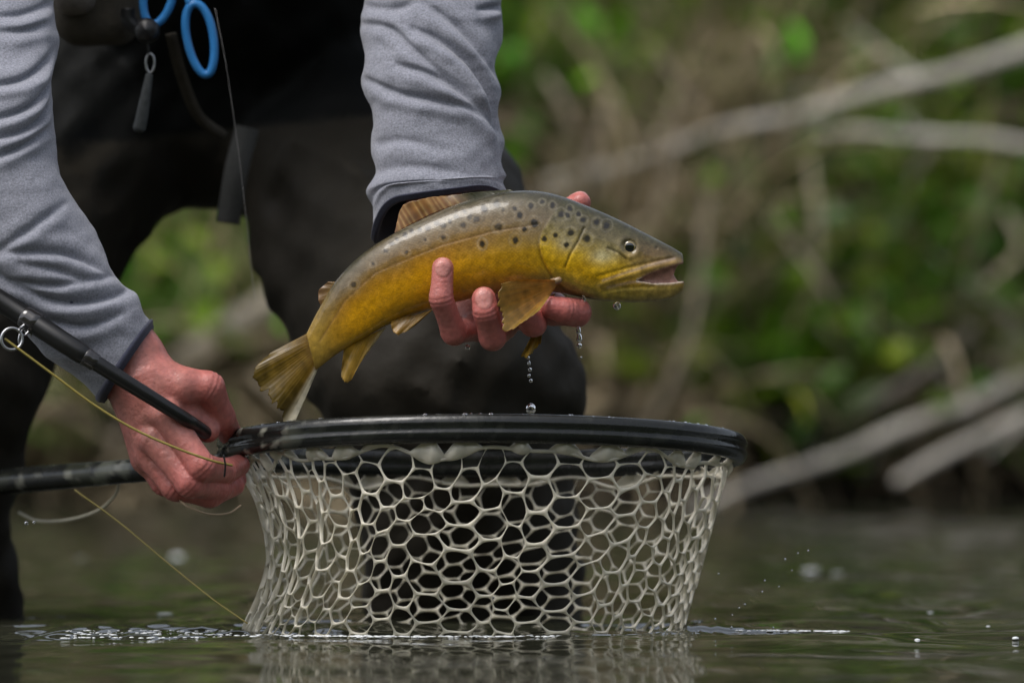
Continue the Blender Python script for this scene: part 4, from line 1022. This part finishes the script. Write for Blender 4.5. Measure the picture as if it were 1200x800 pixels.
# shirt body, above the waders
def shirt_fn(p):
    d = cap(p, HIPC * .3 + CHEST * .7, CHEST + [0, 0, .02], .16, .165, 1.1); d = smin(d, cap(p, SHR, SHL, .085, .085), .06)
    d = smin(d, cap(p, SHR, P(18, -330, .23), .085, .07), .04); d = smin(d, cap(p, SHL, P(503, -300, .28), .085, .075), .04)
    return d + .006 * vnoise(p * 12, 95)
lo, hi = np.array([-.65, .0, .5]), np.array([.2, .75, 1.05]); F = eval_grid(shirt_fn, lo, hi, .01); v, f = surface_nets(F, lo, .01)
mesh_obj('shirt', v, f, M['knit'], person, col=np.tile(np.array(KC), (len(v), 1)))
tag(person, 'angler in grey shirt and dark waders bending over the river with a trout', 'person')

# ------------------------------------------------------------------ tackle
def build_rod():
    root = empty('fly_rod', P(120, 425, -.05))
    a = P(-160, 248, -.01)
    c = spline([a, P(0, 352, -.035), P(95, 414, -.055), P(205, 483, -.046), P(230, 499, -.026), P(243, 508, -.002)], 120)
    x = to_px(c)[:, 0]
    r = np.interp(x, [-160, 0, 60, 96, 104, 150, 240], [.0090, .0088, .0086, .0084, .0066, .0062, .0054])
    v, f = tube(c, r, 18); mesh_obj('blank', v, f, M['rod'], root)
    for x0, x1 in ((98, 112), (28, 44)):
        i = [k for k in range(120) if x0 <= x[k] <= x1]
        v, f = tube(c[i], r[i] * 1.07 + .0003, 18); mesh_obj('wrap', v, f, mat('rod_wrap', base=(.018, .016, .016), rough=.15, spec=.6, coat=.6, noise=.2, nscale=400), root)
    g = root
    # stripping guide: ring with wire feet
    rc = P(14, 397, -.055)
    an = np.linspace(0, 2 * np.pi, 33); ring = rc + .0088 * (np.cos(an)[:, None] * np.array([.95, .3, 0]) + np.sin(an)[:, None] * np.array([0, .1, 1.0]))
    v, f = tube(ring[:-1], .0013, 8, caps=False); f = grid_faces(32, 8, wrap_u=True, wrap_v=True); guide = mesh_obj('guide', v, f, M['steel'], root)
    tube_obj('guide_foot', [rc + [.008, .003, .003], P(30, 392, -.05), P(37, 384, -.048)], .0011, M['steel'], guide, n=12, nseg=6)
    tube_obj('guide_foot', [rc + [.006, -.002, .007], P(24, 384, -.052), P(34, 377, -.048)], .0011, M['steel'], guide, n=12, nseg=6)
    ring2 = P(29, 396, -.045) + .0075 * (np.cos(an)[:, None] * np.array([.6, .6, .2]) + np.sin(an)[:, None] * np.array([0, .1, 1.0]))
    v, f = tube(ring2[:20], .0009, 6); mesh_obj('guide_foot', v, f, M['steel'], guide)
    tag(root, "black fly rod tucked into the hand that holds the net", 'fly rod')
build_rod()
o = tube_obj('fly_line', [P(6, 397, -.055), P(60, 437, -.058), P(110, 474, -.06), P(160, 504, -.062), P(210, 526, -.064), P(250, 540, -.062), P(272, 545, -.055)], .0010, M['line'], n=80, nseg=8)
tag(o, 'yellow fly line running from the rod guide across the hand', 'fly line')
o = tube_obj('fly_line', [P(88, 574, .12), P(140, 612, .10), P(200, 662, .07), P(250, 702, .04), P(290, 730, .02)], .0007, M['line'], n=50, nseg=6)
tag(o, 'loose yellow fly line slanting from the net handle down to the water', 'fly line')
o = tube_obj('fly_line', [P(22, 600, .3), P(45, 610, .29), P(80, 609, .28), P(115, 598, .26), P(135, 580, .24), P(140, 566, .22)], .0014, mat('pale_line', base=(.40, .38, .30), rough=.4, noise=.1, nscale=200), n=40, nseg=7)
tag(o, 'pale loop of fly line hanging under the net handle', 'fly line')
o = tube_obj('leader_loop', [P(208, 584, -.02), P(222, 594, -.03), P(245, 602, -.03), P(268, 601, -.02), P(282, 592, -.01)], .0009, M['leader'], n=30, nseg=6)
tag(o, 'thin brown leader loop hanging below the hand on the net', 'leader')
o = tube_obj('tippet', [P(252, 10, .21), P(262, 60, .2), P(270, 110, .2), P(281, 190, .2), P(290, 270, .2), P(296, 330, .2), P(300, 352, .2)], .00014, mat('tippet_nylon', base=(.35, .34, .33), rough=.2, noise=.05, nscale=50), n=40, nseg=5)
tag(o, "fine clear tippet hanging straight down in front of the angler's waders", 'tippet')
o = tube_obj('line_tie', [P(262, 533, -.063), P(264, 545, -.0635), P(263, 558, -.062)], .0009, M['rod'], n=12, nseg=6)
tag(o, 'short black thread tied round the fly line beside the net hoop', 'thread')

def build_gear():
    root = empty('forceps', P(215, 0, .22))
    Yp = .22
    def loop(cx, cy, rx, ry, rot, name):
        an = np.linspace(0, 2 * np.pi, 49)[:-1]; ca, sa = math.cos(rot), math.sin(rot)
        x = rx * np.cos(an); y = ry * np.sin(an) * (1 + .1 * np.sin(an)); pts = np.array([P(cx + a * ca - b * sa, cy + a * sa + b * ca, Yp) for a, b in zip(x, y)])
        v, f = tube(pts, .0036, 12, caps=False); mesh_obj(name, v, grid_faces(48, 12, wrap_u=True, wrap_v=True), M['blue'], root)
    loop(234, 42, 15.5, 42, R(-10), 'finger_loop'); loop(186, -8, 17, 34, R(12), 'finger_loop')
    tube_obj('shank', [P(222, 4, Yp), P(214, -30, Yp + .005), P(205, -90, Yp + .01)], [.0034, .003], M['blue'], root)
    tube_obj('shank', [P(192, -34, Yp), P(198, -60, Yp + .006), P(206, -90, Yp + .012)], [.0034, .003], M['blue'], root)
    tube_obj('jaw', [P(206, -88, Yp + .01), P(208, -150, Yp + .01), P(210, -200, Yp + .01)], [.0028, .0012], M['steel'], root)
    tag(root, "blue handled forceps hanging from the angler's chest pack", 'forceps')
    # chest pack
    root = empty('chest_pack', P(140, -20, .24))
    def rbox(lo, hi, r, name, m, nz=.002):
        lo = np.array(lo); hi = np.array(hi); c = (lo + hi) / 2; b = (hi - lo) / 2 - r
        def fn(p):
            q = np.abs(p - c.astype(np.float32)) - b; return np.sqrt((np.maximum(q, 0) ** 2).sum(1)) + np.minimum(q.max(1), 0) - r + nz * vnoise(p * 40, 96)
        l2, h2 = lo - .012, hi + .012; F = eval_grid(fn, l2, h2, .0045); v, f = surface_nets(F, l2, .0045); return mesh_obj(name, v, f, m, root)
    a, b = P(60, 50, .24), P(158, -170, .24)
    rbox((a[0], .235, a[2]), (b[0], .34, b[2]), .022, 'pack_body', M['pouch'])
    a, b = P(62, 16, .21), P(112, -60, .21)
    rbox((a[0], .205, a[2]), (b[0], .25, b[2]), .014, 'pocket', mat('grey_tan_cordura', base=(.12, .105, .09), rough=.85, noise=.2, nscale=120, bump=.001, bscale=700))
    strap('strap', [P(200, 40, .235), P(213, 90, .28), P(232, 135, .32), P(262, 160, .36)], .010, M['pouch'], root)
    strap('strap', [P(150, 10, .228), P(152, 26, .228), P(175, 42, .229)], .012, M['black'], root)
    tag(root, "dark khaki chest pack strapped over the angler's waders", 'pack')
    root = empty('tool_retractor', P(172, 30, .22))
    rb = P(172, 36, .21); an = np.linspace(0, 2 * np.pi, 25)[:-1]
    v, f = tube(np.array([rb + [0, .008, 0], rb - [0, .008, 0]]), [.011, .0105], 20); mesh_obj('reel_case', v, f, M['black'], root)
    v, f = tube(np.array([P(176 + 5 * math.cos(t), 74 + 11 * math.sin(t), .212) for t in an]), .0010, 7, caps=False); mesh_obj('clip', v, grid_faces(24, 7, wrap_u=True, wrap_v=True), M['steel'], root)
    tube_obj('cord', [P(173, 50, .212), P(175, 64, .212)], .0010, M['black'], root, n=6, nseg=6)
    tube_obj('pull_tab', [P(175, 88, .212), P(171, 110, .212), P(166, 138, .214), P(163, 151, .215)], [.0032, .0042, .0052, .0056], mat('grey_cord', base=(.05, .055, .055), rough=.7, noise=.3, nscale=200, bump=.0006, bscale=500), root, n=24, nseg=10)
    tag(root, "black tool retractor with grey pull tab hanging below the chest pack", 'retractor')
build_gear()

# ------------------------------------------------------------------ drops and splashes
wmat = bpy.data.materials.new('drop_water'); wmat.use_nodes = True
b_ = wmat.node_tree.nodes["Principled BSDF"]; b_.inputs["Transmission Weight"].default_value = 1.0; b_.inputs["IOR"].default_value = 1.33; b_.inputs["Roughness"].default_value = 0.0; b_.inputs["Base Color"].default_value = (1, 1, 1, 1)
def drop_mesh(stretch):
    n, m = 14, 16; th = np.linspace(.02, np.pi - .02, n); ph = np.linspace(0, 2 * np.pi, m, endpoint=False); T, PH = np.meshgrid(th, ph, indexing='ij')
    z = np.cos(T); r = np.sin(T) * (1 - .28 * stretch * (z + 1) * .5 * (z > -.2)); z = np.where(z > 0, z * (1 + stretch), z)
    v = np.stack([r * np.cos(PH), r * np.sin(PH), z], -1).reshape(-1, 3)
    me = mesh_obj('water_drop', v, grid_faces(n, m, wrap_v=True)[:, ::-1], wmat); d = me.data; bpy.data.objects.remove(me); return d
dm0, dm1 = drop_mesh(.05), drop_mesh(.9)
def drop(px, py, Y, r, me, label, group):
    o = bpy.data.objects.new('water_drop', me); COL.objects.link(o); o.location = P(px, py, Y); o.scale = (r * S,) * 3; tag(o, label, 'water drop', group)
for px, py, r, st_ in [(723, 358, 5.2, 0), (684, 351, 3.0, 1)]:
    drop(px, py, -.018, r, dm1 if st_ else dm0, "water drop clinging under the trout's jaw", "drops under the jaw")
for px, py, r, st_ in [(678, 388, 3.2, 1), (679, 397, 3.8, 1), (679, 405, 3.2, 0), (681, 419, 1.4, 0)]:
    drop(px, py, -.018, r, dm1 if st_ else dm0, 'water drop falling below the index fingertip', 'drops below the index finger')
for px, py, r, st_ in [(619, 419, 2.0, 0), (620, 426, 2.0, 1), (621, 433, 2.4, 0), (620, 440, 2.0, 0), (622, 446, 2.2, 0)]:
    drop(px, py, .0, r, dm1 if st_ else dm0, 'small water drop falling in a string below the lower fin', 'drops below the fin')
drop(622, 479, -.03, 6.2, dm0, 'large round water drop just above the net hoop', None)
drop(548, 407, -.02, 3.2, dm0, "water drop hanging under the angler's knuckle", None)
for px, py, r in [(920, 655, 1.3), (947, 645, 1.2), (893, 693, 1.2), (913, 687, 1.0), (896, 680, 1.2), (873, 708, 1.2), (866, 712, 1.0), (842, 672, 1.1), (928, 668, 1.0), (857, 735, 1.6), (858, 720, 1.0), (935, 648, 1.0), (906, 735, 1.2), (40, 612, 1.8), (31, 613, 2.4), (620, 412, 1.6), (578, 700, 1.5), (838, 725, 1.4)]:
    drop(px, py, .02, r, dm0, 'tiny splash drop in the air beside the net', 'splash drops beside the net')
# beads of water on the hoop
bead_th = hoop_even(400)
for k in range(46):
    th = np.pi + rng.uniform(.18, 2.5) if k < 36 else np.pi + rng.uniform(2.3, 3.0)
    p = hoop_pt(np.array([th]))[0]; o = bpy.data.objects.new('water_drop', dm0); COL.objects.link(o)
    o.location = p + np.array([0, rng.uniform(-.004, .003), .0112]); r = rng.uniform(.9, 2.6) * S; o.scale = (r * 1.2, r * 1.2, r * .75)
    tag(o, 'tiny bead of water sitting on top of the black net hoop', 'water drop', 'water beads on the hoop')
# white flecks for foam and sky glints along the bag's waterline, wake and chop
fm = MB(); n_, m_ = 4, 8; TH, PH = np.meshgrid(np.linspace(.05, np.pi / 2 + .2, n_), np.linspace(0, 2 * np.pi, m_, endpoint=False), indexing='ij')
dome = np.stack([np.sin(TH) * np.cos(PH), np.sin(TH) * np.sin(PH), np.cos(TH)], -1).reshape(-1, 3); df = grid_faces(n_, m_, wrap_v=True)[:, ::-1]
rf = np.random.default_rng(17)
for k in range(620):
    if k < 230: x = rf.uniform(-.225, .15); y = -.028 + .022 * abs((x + .04) / .19) ** 3 + rf.normal(0, .007); r = rf.uniform(.0006, .0015)
    elif k < 470: x = .13 + .15 * rf.uniform() ** 1.4; y = .075 - .25 * (x - .2) + rf.normal(0, .004); r = rf.uniform(.0005, .0014)
    else: x = rf.uniform(-.37, -.22); y = rf.choice([-.05, .0, .03, .07]) + rf.normal(0, .006); r = rf.uniform(.0005, .0013)
    st = rf.uniform(1, 2.8); fm.add(dome * np.array([r * st, r * 1.3, r * .55]) + np.array([x, y, .0012]), df)
o = fm.build('foam', mat('foam_glint', base=(.66, .68, .68), rough=.2, spec=.5, noise=.1, nscale=300)); tag(o, "broken white foam and sky-glint flecks round the net bag's waterline", 'foam', kind='stuff')
# floating bubbles and foam; far left domes stand for blurred sky glints
fo = mat('foam_bubble_glint', base=(.62, .64, .64), rough=.15, spec=.6, noise=.1, nscale=300)
def bubble(px, py, rx, rz, Y=None):
    z = CZ; Yb = CZ / ((py - 400) * S) * D - D           # where that sight line meets the water
    me = bub_me; o = bpy.data.objects.new('foam_bubble_glint', me); COL.objects.link(o); k = S * (D + Yb) / D
    o.location = ((px - 600) * k, Yb, .0002); o.scale = (rx * k * .7, rx * k * .8, rz * k * (.6 if py > 700 else .38))
    tag(o, 'small white foam bubble or water glint on the river beside the net', 'bubble', 'foam bubbles on the river')
n_, m_ = 8, 16; TH, PH = np.meshgrid(np.linspace(.03, np.pi / 2 + .3, n_), np.linspace(0, 2 * np.pi, m_, endpoint=False), indexing='ij')
tmp = mesh_obj('foam_bubble_glint', np.stack([np.sin(TH) * np.cos(PH), np.sin(TH) * np.sin(PH), np.cos(TH)], -1).reshape(-1, 3), grid_faces(n_, m_, wrap_v=True)[:, ::-1], fo); bub_me = tmp.data; bpy.data.objects.remove(tmp)
for px, py, rx, rz in [(1048, 744, 8, 4), (1075, 750, 5, 3.4), (1090, 718, 5, 2), (1158, 734, 4, 2), (1190, 748, 6, 4), (982, 672, 9, 3), (950, 668, 14, 5), (95, 657, 16, 9), (208, 653, 11, 9), (60, 715, 6, 3), (193, 719, 14, 2.2), (245, 720, 12, 2.2), (262, 728, 10, 2), (853, 738, 3, 1.5), (700, 744, 3, 1.6), (720, 746, 3.5, 1.6), (640, 747, 3, 1.6), (470, 747, 3, 1.6), (520, 746, 3, 1.6), (340, 747, 3, 1.4), (820, 742, 4, 1.8), (1060, 680, 4, 1.6), (1120, 660, 6, 3)]:
    bubble(px, py, rx, rz)
